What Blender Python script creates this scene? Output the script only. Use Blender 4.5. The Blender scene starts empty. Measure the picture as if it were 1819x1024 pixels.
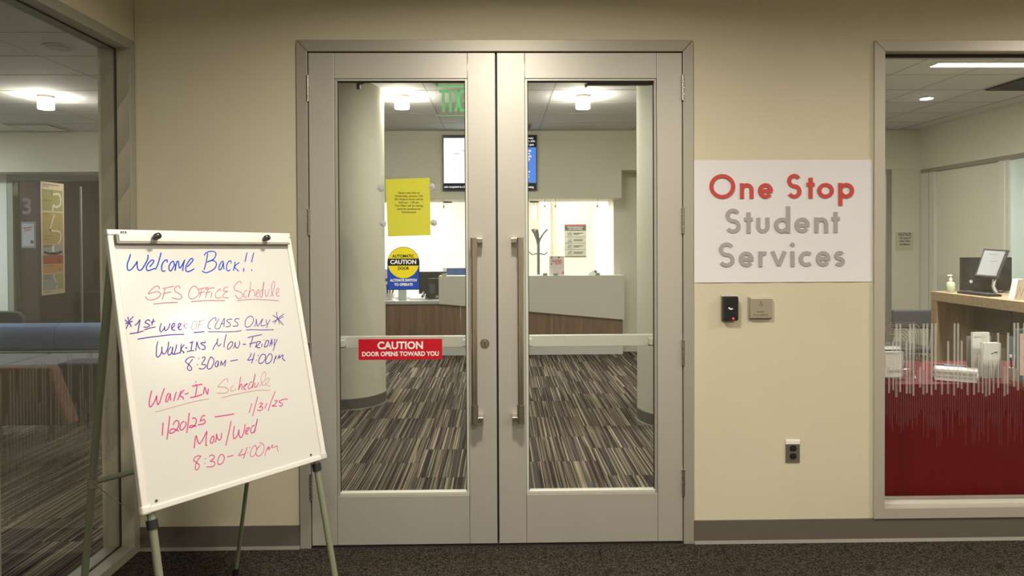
import bpy, bmesh, math, random
from mathutils import Vector, Matrix
random.seed(7)
C = bpy.context.scene.collection
# ---------------------------------------------------------------- camera
cam_d = bpy.data.cameras.new('camera'); cam = bpy.data.objects.new('camera', cam_d); C.objects.link(cam)
yaw, pitch, roll, F, CY = 0.0180, 0.0119, 0.0049, 1246.0, 442.589
fw = Vector((math.sin(yaw)*math.cos(pitch), math.cos(yaw)*math.cos(pitch), -math.sin(pitch)))
rt = Vector((math.cos(yaw), -math.sin(yaw), 0)); up = rt.cross(fw)
r2 = math.cos(roll)*rt - math.sin(roll)*up; u2 = math.sin(roll)*rt + math.cos(roll)*up
M = Matrix((r2, u2, -fw)).transposed().to_4x4(); M.translation = Vector((0.0119, -3.4516, 1.507))
cam.matrix_world = M
cam_d.sensor_fit = 'HORIZONTAL'; cam_d.sensor_width = 36.0; cam_d.lens = 36.0*F/1819.0
cam_d.shift_y = (CY-512.0)/1819.0; cam_d.clip_start = 0.05; cam_d.clip_end = 100
bpy.context.scene.camera = cam
# ---------------------------------------------------------------- world, exposure, ceiling lamps of the hallway
w = bpy.data.worlds.new('world'); bpy.context.scene.world = w; w.use_nodes = True
w.node_tree.nodes['Background'].inputs[0].default_value = (0.9, 0.95, 1.0, 1)
w.node_tree.nodes['Background'].inputs[1].default_value = 0.02
vs = bpy.context.scene.view_settings
vs.view_transform = 'Standard'; vs.look = 'None'; vs.gamma = 1.0; vs.use_curve_mapping = False; vs.exposure = 0.0
def area(name, loc, size, power, col, shape='DISK', spread=180, sy=None, rot=(0, 0, 0)):
    d = bpy.data.lights.new(name, 'AREA'); d.shape = shape; d.size = size
    if sy: d.size_y = sy
    d.energy = power; d.color = col; d.spread = math.radians(spread)
    o = bpy.data.objects.new(name, d); o.location = loc; o.rotation_euler = rot; C.objects.link(o); return o
WARM = (1.0, 0.925, 0.80); NEUT = (1.0, 0.955, 0.88); COOL = (0.90, 0.97, 1.0)
area('hall_downlight', (0.05, -1.50, 2.88), 0.30, 60, WARM, spread=165)
area('hall_downlight', (2.00, -1.70, 2.88), 0.30, 14, WARM, spread=165)
area('hall_downlight', (3.75, -1.35, 2.88), 0.34, 54, WARM, spread=165)
area('hall_downlight', (0.00, -4.20, 2.88), 0.30, 64, WARM)
area('hall_downlight', (2.00, -4.20, 2.88), 0.30, 54, WARM)
area('hall_downlight', (3.90, -4.20, 2.88), 0.30, 30, WARM)
# open plan office beyond the doors
area('office_downlight', (-0.2, 7.3, 2.86), 1.2, 150, NEUT, 'RECTANGLE', sy=0.9)
area('office_downlight', (-2.4, 8.4, 2.86), 1.2, 130, NEUT, 'RECTANGLE', sy=0.9)
area('office_strip', (0.1, 6.02, 2.035), 2.6, 28, NEUT, 'RECTANGLE', sy=0.25)
area('lobby_fill', (0.0, 2.20, 2.90), 0.3, 34, NEUT)  # fill lights added to brighten the lobby and both side rooms
area('lobby_fill', (-3.0, -0.9, 2.90), 0.3, 2.5, COOL)
area('lobby_fill', (-7.6, 3.9, 2.90), 0.4, 120, COOL)
area('lobby_fill', (-2.9, 3.6, 2.90), 0.3, 22, COOL)
area('lobby_fill', (3.7, 1.75, 2.90), 0.3, 115, NEUT)
area('side_office_light', (7.2, 3.8, 2.8), 1.2, 90, COOL, 'RECTANGLE', sy=1.2)
area('back_room_light', (4.6, 8.0, 2.8), 0.8, 80, NEUT, 'RECTANGLE', sy=0.6)
area('poster_fill', (-5.2, 6.7, 2.85), 0.5, 26, NEUT, 'RECTANGLE', sy=0.5)  # added to light the map poster; the room itself is unlit

# ---------------------------------------------------------------- materials
def mat(name, col, rough=0.5, metal=0.0, bump=None, var=None, emit=None, spec=None, coat=None, alpha=None):
    m = bpy.data.materials.new(name); m.use_nodes = True; nt = m.node_tree; b = nt.nodes['Principled BSDF']
    b.inputs['Base Color'].default_value = (*col, 1); b.inputs['Roughness'].default_value = rough
    b.inputs['Metallic'].default_value = metal
    if spec is not None: b.inputs['Specular IOR Level'].default_value = spec
    if coat: b.inputs['Coat Weight'].default_value = coat[0]; b.inputs['Coat Roughness'].default_value = coat[1]
    if alpha is not None: b.inputs['Alpha'].default_value = alpha
    tc = nt.nodes.new('ShaderNodeTexCoord')
    if emit: b.inputs['Emission Color'].default_value = (*emit[0], 1); b.inputs['Emission Strength'].default_value = emit[1]
    if var:      # (scale, amount, stretch xyz)
        mp = nt.nodes.new('ShaderNodeMapping'); nt.links.new(tc.outputs['Object'], mp.inputs[0])
        mp.inputs['Scale'].default_value = var[2] if len(var) > 2 else (1, 1, 1)
        n = nt.nodes.new('ShaderNodeTexNoise'); n.inputs['Scale'].default_value = var[0]; n.inputs['Detail'].default_value = 3
        nt.links.new(mp.outputs[0], n.inputs['Vector'])
        cr = nt.nodes.new('ShaderNodeValToRGB'); nt.links.new(n.outputs[0], cr.inputs[0])
        a = var[1]
        cr.color_ramp.elements[0].position = 0.3; cr.color_ramp.elements[1].position = 0.7
        cr.color_ramp.elements[0].color = (*[c*(1-a) for c in col], 1); cr.color_ramp.elements[1].color = (*[min(1, c*(1+a)) for c in col], 1)
        nt.links.new(cr.outputs[0], b.inputs['Base Color'])
    if bump:     # (scale, strength, distance)
        n2 = nt.nodes.new('ShaderNodeTexNoise'); n2.inputs['Scale'].default_value = bump[0]; n2.inputs['Detail'].default_value = 4
        nt.links.new(tc.outputs['Object'], n2.inputs['Vector'])
        bp = nt.nodes.new('ShaderNodeBump'); bp.inputs['Strength'].default_value = bump[1]; bp.inputs['Distance'].default_value = bump[2] if len(bump) > 2 else 0.002
        nt.links.new(n2.outputs[0], bp.inputs['Height']); nt.links.new(bp.outputs[0], b.inputs['Normal'])
    return m
def glass(name, col=(0.93, 0.97, 0.95), refl=1.0):
    m = bpy.data.materials.new(name); m.use_nodes = True; nt = m.node_tree; nt.nodes.clear()
    o = nt.nodes.new('ShaderNodeOutputMaterial'); mx = nt.nodes.new('ShaderNodeMixShader')
    t = nt.nodes.new('ShaderNodeBsdfTransparent'); g = nt.nodes.new('ShaderNodeBsdfGlossy')
    t.inputs[0].default_value = (*col, 1); g.inputs['Roughness'].default_value = 0.015; g.inputs[0].default_value = (refl, refl, refl, 1)
    f = nt.nodes.new('ShaderNodeFresnel'); f.inputs[0].default_value = 1.5
    ge = nt.nodes.new('ShaderNodeNewGeometry'); mr = nt.nodes.new('ShaderNodeMapRange'); mr.inputs['To Min'].default_value = 1.5; mr.inputs['To Max'].default_value = 1/1.5
    nt.links.new(ge.outputs['Backfacing'], mr.inputs[0]); nt.links.new(mr.outputs[0], f.inputs[0])   # the pane is thin: same reflectance on both faces
    nt.links.new(f.outputs[0], mx.inputs[0]); nt.links.new(t.outputs[0], mx.inputs[1]); nt.links.new(g.outputs[0], mx.inputs[2])
    nt.links.new(mx.outputs[0], o.inputs[0]); return m
def frost(name, col, a):
    m = bpy.data.materials.new(name); m.use_nodes = True; nt = m.node_tree; nt.nodes.clear()
    o = nt.nodes.new('ShaderNodeOutputMaterial'); mx = nt.nodes.new('ShaderNodeMixShader')
    t = nt.nodes.new('ShaderNodeBsdfTransparent'); d = nt.nodes.new('ShaderNodeBsdfDiffuse'); d.inputs[0].default_value = (*col, 1)
    tl = nt.nodes.new('ShaderNodeBsdfTranslucent'); tl.inputs[0].default_value = (*col, 1)
    m2 = nt.nodes.new('ShaderNodeMixShader'); m2.inputs[0].default_value = 0.5
    nt.links.new(d.outputs[0], m2.inputs[1]); nt.links.new(tl.outputs[0], m2.inputs[2])
    mx.inputs[0].default_value = a
    nt.links.new(t.outputs[0], mx.inputs[1]); nt.links.new(m2.outputs[0], mx.inputs[2]); nt.links.new(mx.outputs[0], o.inputs[0]); return m
def emission(name, col, s):
    m = bpy.data.materials.new(name); m.use_nodes = True; nt = m.node_tree; nt.nodes.clear()
    o = nt.nodes.new('ShaderNodeOutputMaterial'); e = nt.nodes.new('ShaderNodeEmission')
    e.inputs[0].default_value = (*col, 1); e.inputs[1].default_value = s; nt.links.new(e.outputs[0], o.inputs[0]); return m
def striped_carpet():
    m = bpy.data.materials.new('striped_carpet'); m.use_nodes = True; nt = m.node_tree; b = nt.nodes['Principled BSDF']; L = nt.links
    b.inputs['Roughness'].default_value = 0.95; b.inputs['Specular IOR Level'].default_value = 0.1
    tc = nt.nodes.new('ShaderNodeTexCoord'); oi = nt.nodes.new('ShaderNodeObjectInfo')
    mul = nt.nodes.new('ShaderNodeMath'); mul.operation = 'MULTIPLY'; mul.inputs[1].default_value = 37.0; L.new(oi.outputs['Random'], mul.inputs[0])
    cmb = nt.nodes.new('ShaderNodeCombineXYZ'); L.new(mul.outputs[0], cmb.inputs[0]); L.new(mul.outputs[0], cmb.inputs[1])
    add = nt.nodes.new('ShaderNodeVectorMath'); L.new(tc.outputs['Object'], add.inputs[0]); L.new(cmb.outputs[0], add.inputs[1])
    mp = nt.nodes.new('ShaderNodeMapping'); mp.inputs['Scale'].default_value = (125, 0.8, 0); L.new(add.outputs[0], mp.inputs[0])
    v = nt.nodes.new('ShaderNodeTexVoronoi'); v.voronoi_dimensions = '2D'; v.inputs['Scale'].default_value = 1.0; L.new(mp.outputs[0], v.inputs['Vector'])
    bw = nt.nodes.new('ShaderNodeSeparateColor'); L.new(v.outputs['Color'], bw.inputs[0])
    cr = nt.nodes.new('ShaderNodeValToRGB'); cr.color_ramp.interpolation = 'CONSTANT'; e = cr.color_ramp.elements
    cols = [(0.0, (0.045, 0.036, 0.030)), (0.26, (0.085, 0.070, 0.058)), (0.48, (0.19, 0.145, 0.105)), (0.64, (0.12, 0.102, 0.088)), (0.80, (0.25, 0.23, 0.155)), (0.93, (0.38, 0.31, 0.21))]
    e[0].position, e[0].color = cols[0][0], (*cols[0][1], 1); e[1].position, e[1].color = cols[1][0], (*cols[1][1], 1)
    for p, c in cols[2:]:
        q = e.new(p); q.color = (*c, 1)
    L.new(bw.outputs[0], cr.inputs[0])
    n = nt.nodes.new('ShaderNodeTexNoise'); n.inputs['Scale'].default_value = 420; L.new(tc.outputs['Object'], n.inputs['Vector'])
    mr = nt.nodes.new('ShaderNodeMapRange'); mr.inputs['To Min'].default_value = 0.45; mr.inputs['To Max'].default_value = 1.45; L.new(n.outputs[0], mr.inputs[0])
    mx = nt.nodes.new('ShaderNodeVectorMath'); mx.operation = 'SCALE'; L.new(cr.outputs[0], mx.inputs[0]); L.new(mr.outputs[0], mx.inputs['Scale'])
    L.new(mx.outputs[0], b.inputs['Base Color'])
    bp = nt.nodes.new('ShaderNodeBump'); bp.inputs['Strength'].default_value = 0.6; bp.inputs['Distance'].default_value = 0.003
    L.new(n.outputs[0], bp.inputs['Height']); L.new(bp.outputs[0], b.inputs['Normal']); return m
def hall_carpet():
    m = bpy.data.materials.new('hall_carpet'); m.use_nodes = True; nt = m.node_tree; b = nt.nodes['Principled BSDF']; L = nt.links
    b.inputs['Roughness'].default_value = 0.95; b.inputs['Specular IOR Level'].default_value = 0.1
    tc = nt.nodes.new('ShaderNodeTexCoord'); mp = nt.nodes.new('ShaderNodeMapping'); mp.inputs['Rotation'].default_value = (0, 0, 0.7); mp.inputs['Scale'].default_value = (170, 330, 170)
    L.new(tc.outputs['Object'], mp.inputs[0])
    v = nt.nodes.new('ShaderNodeTexVoronoi'); v.inputs['Scale'].default_value = 1.0; L.new(mp.outputs[0], v.inputs['Vector'])
    s = nt.nodes.new('ShaderNodeSeparateColor'); L.new(v.outputs['Color'], s.inputs[0])
    cr = nt.nodes.new('ShaderNodeValToRGB'); e = cr.color_ramp.elements
    e[0].color = (0.008, 0.007, 0.0055, 1); e[1].color = (0.115, 0.095, 0.072, 1); e[0].position = 0.1; e[1].position = 1.0
    q = e.new(0.6); q.color = (0.032, 0.027, 0.021, 1)
    L.new(s.outputs[0], cr.inputs[0]); L.new(cr.outputs[0], b.inputs['Base Color'])
    bp = nt.nodes.new('ShaderNodeBump'); bp.inputs['Strength'].default_value = 0.7; bp.inputs['Distance'].default_value = 0.004
    L.new(s.outputs[1], bp.inputs['Height']); L.new(bp.outputs[0], b.inputs['Normal']); return m
def wood(name, c1, c2, sc=(6, 6, 60), rough=0.45):
    m = bpy.data.materials.new(name); m.use_nodes = True; nt = m.node_tree; b = nt.nodes['Principled BSDF']; L = nt.links
    b.inputs['Roughness'].default_value = rough
    tc = nt.nodes.new('ShaderNodeTexCoord'); mp = nt.nodes.new('ShaderNodeMapping'); mp.inputs['Scale'].default_value = sc; L.new(tc.outputs['Object'], mp.inputs[0])
    n = nt.nodes.new('ShaderNodeTexNoise'); n.inputs['Scale'].default_value = 1.0; n.inputs['Detail'].default_value = 6; n.inputs['Distortion'].default_value = 0.6
    L.new(mp.outputs[0], n.inputs['Vector']); cr = nt.nodes.new('ShaderNodeValToRGB')
    cr.color_ramp.elements[0].color = (*c1, 1); cr.color_ramp.elements[1].color = (*c2, 1); cr.color_ramp.elements[0].position = .3; cr.color_ramp.elements[1].position = .72
    L.new(n.outputs[0], cr.inputs[0]); L.new(cr.outputs[0], b.inputs['Base Color']); return m
def ceiling_mat():
    m = mat('ceiling_tile', (0.68, 0.68, 0.65), 0.9, var=(160, 0.10), bump=(220, 0.3)); return m
m_wall = mat('beige_wall_paint', (0.60, 0.55, 0.405), 0.72, var=(1.3, 0.03), bump=(260, 0.12, 0.001))
m_wall_in = mat('grey_beige_wall_paint', (0.62, 0.605, 0.49), 0.75, var=(1.0, 0.03), bump=(240, 0.08, 0.001))
m_wall_pale = mat('pale_green_wall_paint', (0.60, 0.64, 0.58), 0.75, bump=(240, 0.08, 0.001))
m_white = mat('white_office_wall', (0.86, 0.83, 0.74), 0.7, bump=(200, 0.05, 0.001))
m_alu = mat('satin_aluminium', (0.50, 0.475, 0.42), 0.42, 0.35, var=(3, 0.03, (1, 1, .3)))
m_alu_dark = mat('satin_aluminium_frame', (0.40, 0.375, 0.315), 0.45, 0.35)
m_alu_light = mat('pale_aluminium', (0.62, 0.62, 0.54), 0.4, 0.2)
m_gasket = mat('black_gasket', (0.02, 0.017, 0.017), 0.6)
m_steel = mat('brushed_steel', (0.55, 0.50, 0.42), 0.22, 0.95, bump=(500, 0.05, 0.0005))
m_steel_dark = mat('satin_steel', (0.36, 0.33, 0.28), 0.35, 0.9)
m_plate = mat('satin_plate_steel', (0.46, 0.42, 0.33), 0.38, 0.55)
m_chrome = mat('chrome', (0.8, 0.8, 0.78), 0.12, 1.0)
m_base = mat('grey_brown_vinyl_base', (0.115, 0.10, 0.082), 0.55)
m_base_l = mat('vinyl_base_toe', (0.20, 0.18, 0.15), 0.5)
m_glass = glass('window_glass', (0.965, 0.972, 0.968))
m_glass_l = glass('side_window_glass', (0.955, 0.96, 0.95))
m_glass_thin = glass('clear_acrylic', (0.97, 0.98, 0.97))
m_tile = ceiling_mat(); m_grid = mat('ceiling_grid', (0.40, 0.40, 0.38), 0.7)
m_gridback = mat('ceiling_void', (0.14, 0.14, 0.13), 0.9)
m_carpet = striped_carpet(); m_hcarpet = hall_carpet(); m_under = mat('carpet_underlay', (0.03, 0.027, 0.024), 0.95)
m_lamp = emission('lamp_glow', (1.0, 0.93, 0.80), 135.0)
m_striplight = emission('strip_light_glow', (1.0, 0.97, 0.9), 16.0)
m_pend = emission('pendant_glow', (1.0, 0.96, 0.88), 2.2)
m_black = mat('black_plastic', (0.014, 0.014, 0.015), 0.3)
m_blackm = mat('matt_black', (0.02, 0.02, 0.02), 0.6)
m_dgrey = mat('dark_grey', (0.07, 0.072, 0.075), 0.5)
m_paper = mat('white_paper', (0.72, 0.70, 0.72), 0.7, var=(2.0, 0.02))
m_paperw = mat('plain_white_paper', (0.80, 0.79, 0.75), 0.7)
m_red_letter = mat('red_letter', (0.52, 0.055, 0.045), 0.5)
m_grey_letter = mat('grey_letter', (0.36, 0.335, 0.34), 0.5)

# ---------------------------------------------------------------- mesh helpers
def sub(a, b): return (a[0]-b[0], a[1]-b[1], a[2]-b[2])
class MB:
    def __init__(s): s.v = []; s.f = []
    def add(s, vs, fs):
        o = len(s.v); s.v += [tuple(p) for p in vs]; s.f += [tuple(i+o for i in f) for f in fs]; return s
    def box(s, x0, x1, y0, y1, z0, z1):
        return s.add([(x0, y0, z0), (x1, y0, z0), (x1, y1, z0), (x0, y1, z0), (x0, y0, z1), (x1, y0, z1), (x1, y1, z1), (x0, y1, z1)],
                     [(3, 2, 1, 0), (4, 5, 6, 7), (0, 1, 5, 4), (1, 2, 6, 5), (2, 3, 7, 6), (3, 0, 4, 7)])
    def cyl(s, p0, p1, r0, r1=None, n=20, cap=True):
        r1 = r0 if r1 is None else r1; p0 = Vector(p0); p1 = Vector(p1); d = (p1-p0).normalized()
        a = d.orthogonal().normalized(); b = d.cross(a); vs = []
        for p, r in ((p0, r0), (p1, r1)):
            for i in range(n):
                t = 2*math.pi*i/n; vs.append(p+a*math.cos(t)*r+b*math.sin(t)*r)
        fs = [(i, (i+1) % n, n+(i+1) % n, n+i) for i in range(n)]
        if cap: fs += [tuple(range(n-1, -1, -1)), tuple(range(n, 2*n))]
        return s.add(vs, fs)
    def tube(s, pts, r, n=8, closed=False):
        pts = [Vector(p) for p in pts]; N = len(pts); vs = []; prev = None
        for i, p in enumerate(pts):
            if closed: d = (pts[(i+1) % N]-pts[i-1]).normalized()
            else: d = (pts[min(i+1, N-1)]-pts[max(i-1, 0)]).normalized()
            a = d.orthogonal().normalized() if prev is None else (prev-d*prev.dot(d)).normalized()
            prev = a; b = d.cross(a)
            vs += [p+a*math.cos(2*math.pi*k/n)*r+b*math.sin(2*math.pi*k/n)*r for k in range(n)]
        fs = []
        for i in range(N if closed else N-1):
            j = (i+1) % N
            fs += [(i*n+k, i*n+(k+1) % n, j*n+(k+1) % n, j*n+k) for k in range(n)]
        if not closed: fs += [tuple(range(n-1, -1, -1)), tuple(range((N-1)*n, N*n))]
        return s.add(vs, fs)
    def lathe(s, c, prof, n=24):
        vs = []; m = len(prof)
        for r, z in prof: vs += [(c[0]+r*math.cos(2*math.pi*k/n), c[1]+r*math.sin(2*math.pi*k/n), c[2]+z) for k in range(n)]
        fs = [(i*n+k, i*n+(k+1) % n, (i+1)*n+(k+1) % n, (i+1)*n+k) for i in range(m-1) for k in range(n)]
        fs += [tuple(range(n-1, -1, -1)), tuple(range((m-1)*n, m*n))]
        return s.add(vs, fs)
    def prism(s, poly, a, b, ax='Y'):    # polygon in (x,z) extruded along Y, or (y,z) along X, or (x,y) along Z
        n = len(poly)
        f = {'Y': lambda p, t: (p[0], t, p[1]), 'X': lambda p, t: (t, p[0], p[1]), 'Z': lambda p, t: (p[0], p[1], t)}[ax]
        return s.add([f(p, a) for p in poly]+[f(p, b) for p in poly],
                     [tuple(range(n-1, -1, -1)), tuple(range(n, 2*n))]+[(i, (i+1) % n, n+(i+1) % n, n+i) for i in range(n)])
    def hexa(s, P): return s.add(P, [(3, 2, 1, 0), (4, 5, 6, 7), (0, 1, 5, 4), (1, 2, 6, 5), (2, 3, 7, 6), (3, 0, 4, 7)])
    def ribbon(s, pts, w, f, t=0.0, closed=False):   # 2-D stroke; f maps (u,v,h) to 3-D; t = thickness
        P = [Vector((p[0], p[1])) for p in pts]; N = len(P); L = []; R = []
        for i in range(N):
            if closed: a = (P[i]-P[i-1]).normalized(); b = (P[(i+1) % N]-P[i]).normalized()
            else:
                a = (P[i]-P[i-1]).normalized() if i else (P[1]-P[0]).normalized(); b = (P[i+1]-P[i]).normalized() if i < N-1 else a
            na = Vector((-a.y, a.x)); nb = Vector((-b.y, b.x)); m = na+nb
            if m.length < 0.3: m = nb*1.0; k = 1
            else: m.normalize(); k = min(1.0/max(0.35, m.dot(nb)), 1.6)
            L.append(P[i]+m*k*w/2); R.append(P[i]-m*k*w/2)
        vs = [f(p.x, p.y, t) for p in L]+[f(p.x, p.y, t) for p in R]; fs = []; M_ = N if closed else N-1
        for i in range(M_):
            j = (i+1) % N; fs.append((i, N+i, N+j, j))
        if t > 0:
            vs += [f(p.x, p.y, 0) for p in L]+[f(p.x, p.y, 0) for p in R]
            for i in range(M_):
                j = (i+1) % N; fs += [(i, j, 2*N+j, 2*N+i), (N+j, N+i, 3*N+i, 3*N+j), (2*N+i, 2*N+j, 3*N+j, 3*N+i)]
            if not closed: fs += [(0, 2*N, 3*N, N), (2*N-1, 4*N-1, 3*N-1, N-1)]
        return s.add(vs, fs)
    def build(s, name, m, parent=None, smooth=False, bevel=0, seg=2, sol=0, org=None):
        off = Vector(org) if org else Vector((0, 0, 0)); q = parent
        while q is not None: off += Vector(q.location); q = q.parent
        me = bpy.data.meshes.new(name); me.from_pydata([sub(p, off) for p in s.v], [], s.f); me.update()
        bm = bmesh.new(); bm.from_mesh(me); bmesh.ops.recalc_face_normals(bm, faces=bm.faces); bm.to_mesh(me); bm.free()
        me.materials.append(m)
        if smooth:
            for p in me.polygons: p.use_smooth = True
        o = bpy.data.objects.new(name, me); C.objects.link(o); o.parent = parent
        if org: o.location = org
        if smooth:
            try: me.set_sharp_from_angle(angle=math.radians(40))
            except Exception: pass
        if bevel:
            b = o.modifiers.new('bevel', 'BEVEL'); b.width = bevel; b.segments = seg; b.limit_method = 'ANGLE'
        if sol:
            b = o.modifiers.new('solid', 'SOLIDIFY'); b.thickness = sol; b.offset = 0
        return o
def B(x0, x1, y0, y1, z0, z1): return MB().box(x0, x1, y0, y1, z0, z1)
def tag(o, label=None, cat=None, group=None, kind=None):
    if label: o['label'] = label
    if cat: o['category'] = cat
    if group: o['group'] = group
    if kind: o['kind'] = kind
    return o
def thing(name, label, cat, loc=(0, 0, 0), group=None, kind=None):
    o = bpy.data.objects.new(name, None); o.location = loc; o.empty_display_size = 0.1; C.objects.link(o)
    return tag(o, label, cat, group, kind)
def text(name, s, size, loc, m, parent=None, face='-Y', align='CENTER', bold=0.0, ext=0.0004, sx=1.0, sp=1.0):
    cu = bpy.data.curves.new(name, 'FONT'); cu.body = s; cu.size = size; cu.align_x = align; cu.align_y = 'CENTER'
    cu.extrude = ext; cu.offset = bold; cu.resolution_u = 3; cu.space_line = 1.0; cu.space_character = sp
    tmp = bpy.data.objects.new('tmp', cu); C.objects.link(tmp)
    dg = bpy.context.evaluated_depsgraph_get(); me = bpy.data.meshes.new_from_object(tmp.evaluated_get(dg))
    bpy.data.objects.remove(tmp)
    R = {'-Y': Matrix(((1, 0, 0), (0, 0, -1), (0, 1, 0))), '+Y': Matrix(((-1, 0, 0), (0, 0, 1), (0, 1, 0))),
         '-X': Matrix(((0, 0, -1), (-1, 0, 0), (0, 1, 0))), '+X': Matrix(((0, 0, 1), (1, 0, 0), (0, 1, 0)))}[face] if isinstance(face, str) else face
    off = Vector((0, 0, 0)); q = parent
    while q is not None: off += Vector(q.location); q = q.parent
    for v in me.vertices:
        c = Vector((v.co.x*sx, v.co.y, v.co.z)); v.co = R @ c + Vector(loc) - off
    me.materials.clear(); me.materials.append(m); me.name = name
    o = bpy.data.objects.new(name, me); C.objects.link(o); o.parent = parent; return o
def smooth_pts(p, k=4):
    if len(p) < 3: return p
    out = []
    for i in range(len(p)-1):
        a = p[max(i-1, 0)]; b = p[i]; c = p[i+1]; d = p[min(i+2, len(p)-1)]
        for j in range(k):
            t = j/k
            out.append(tuple(0.5*((2*b[q])+(-a[q]+c[q])*t+(2*a[q]-5*b[q]+4*c[q]-d[q])*t*t+(-a[q]+3*b[q]-3*c[q]+d[q])*t**3) for q in (0, 1)))
    out.append(p[-1]); return out

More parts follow.
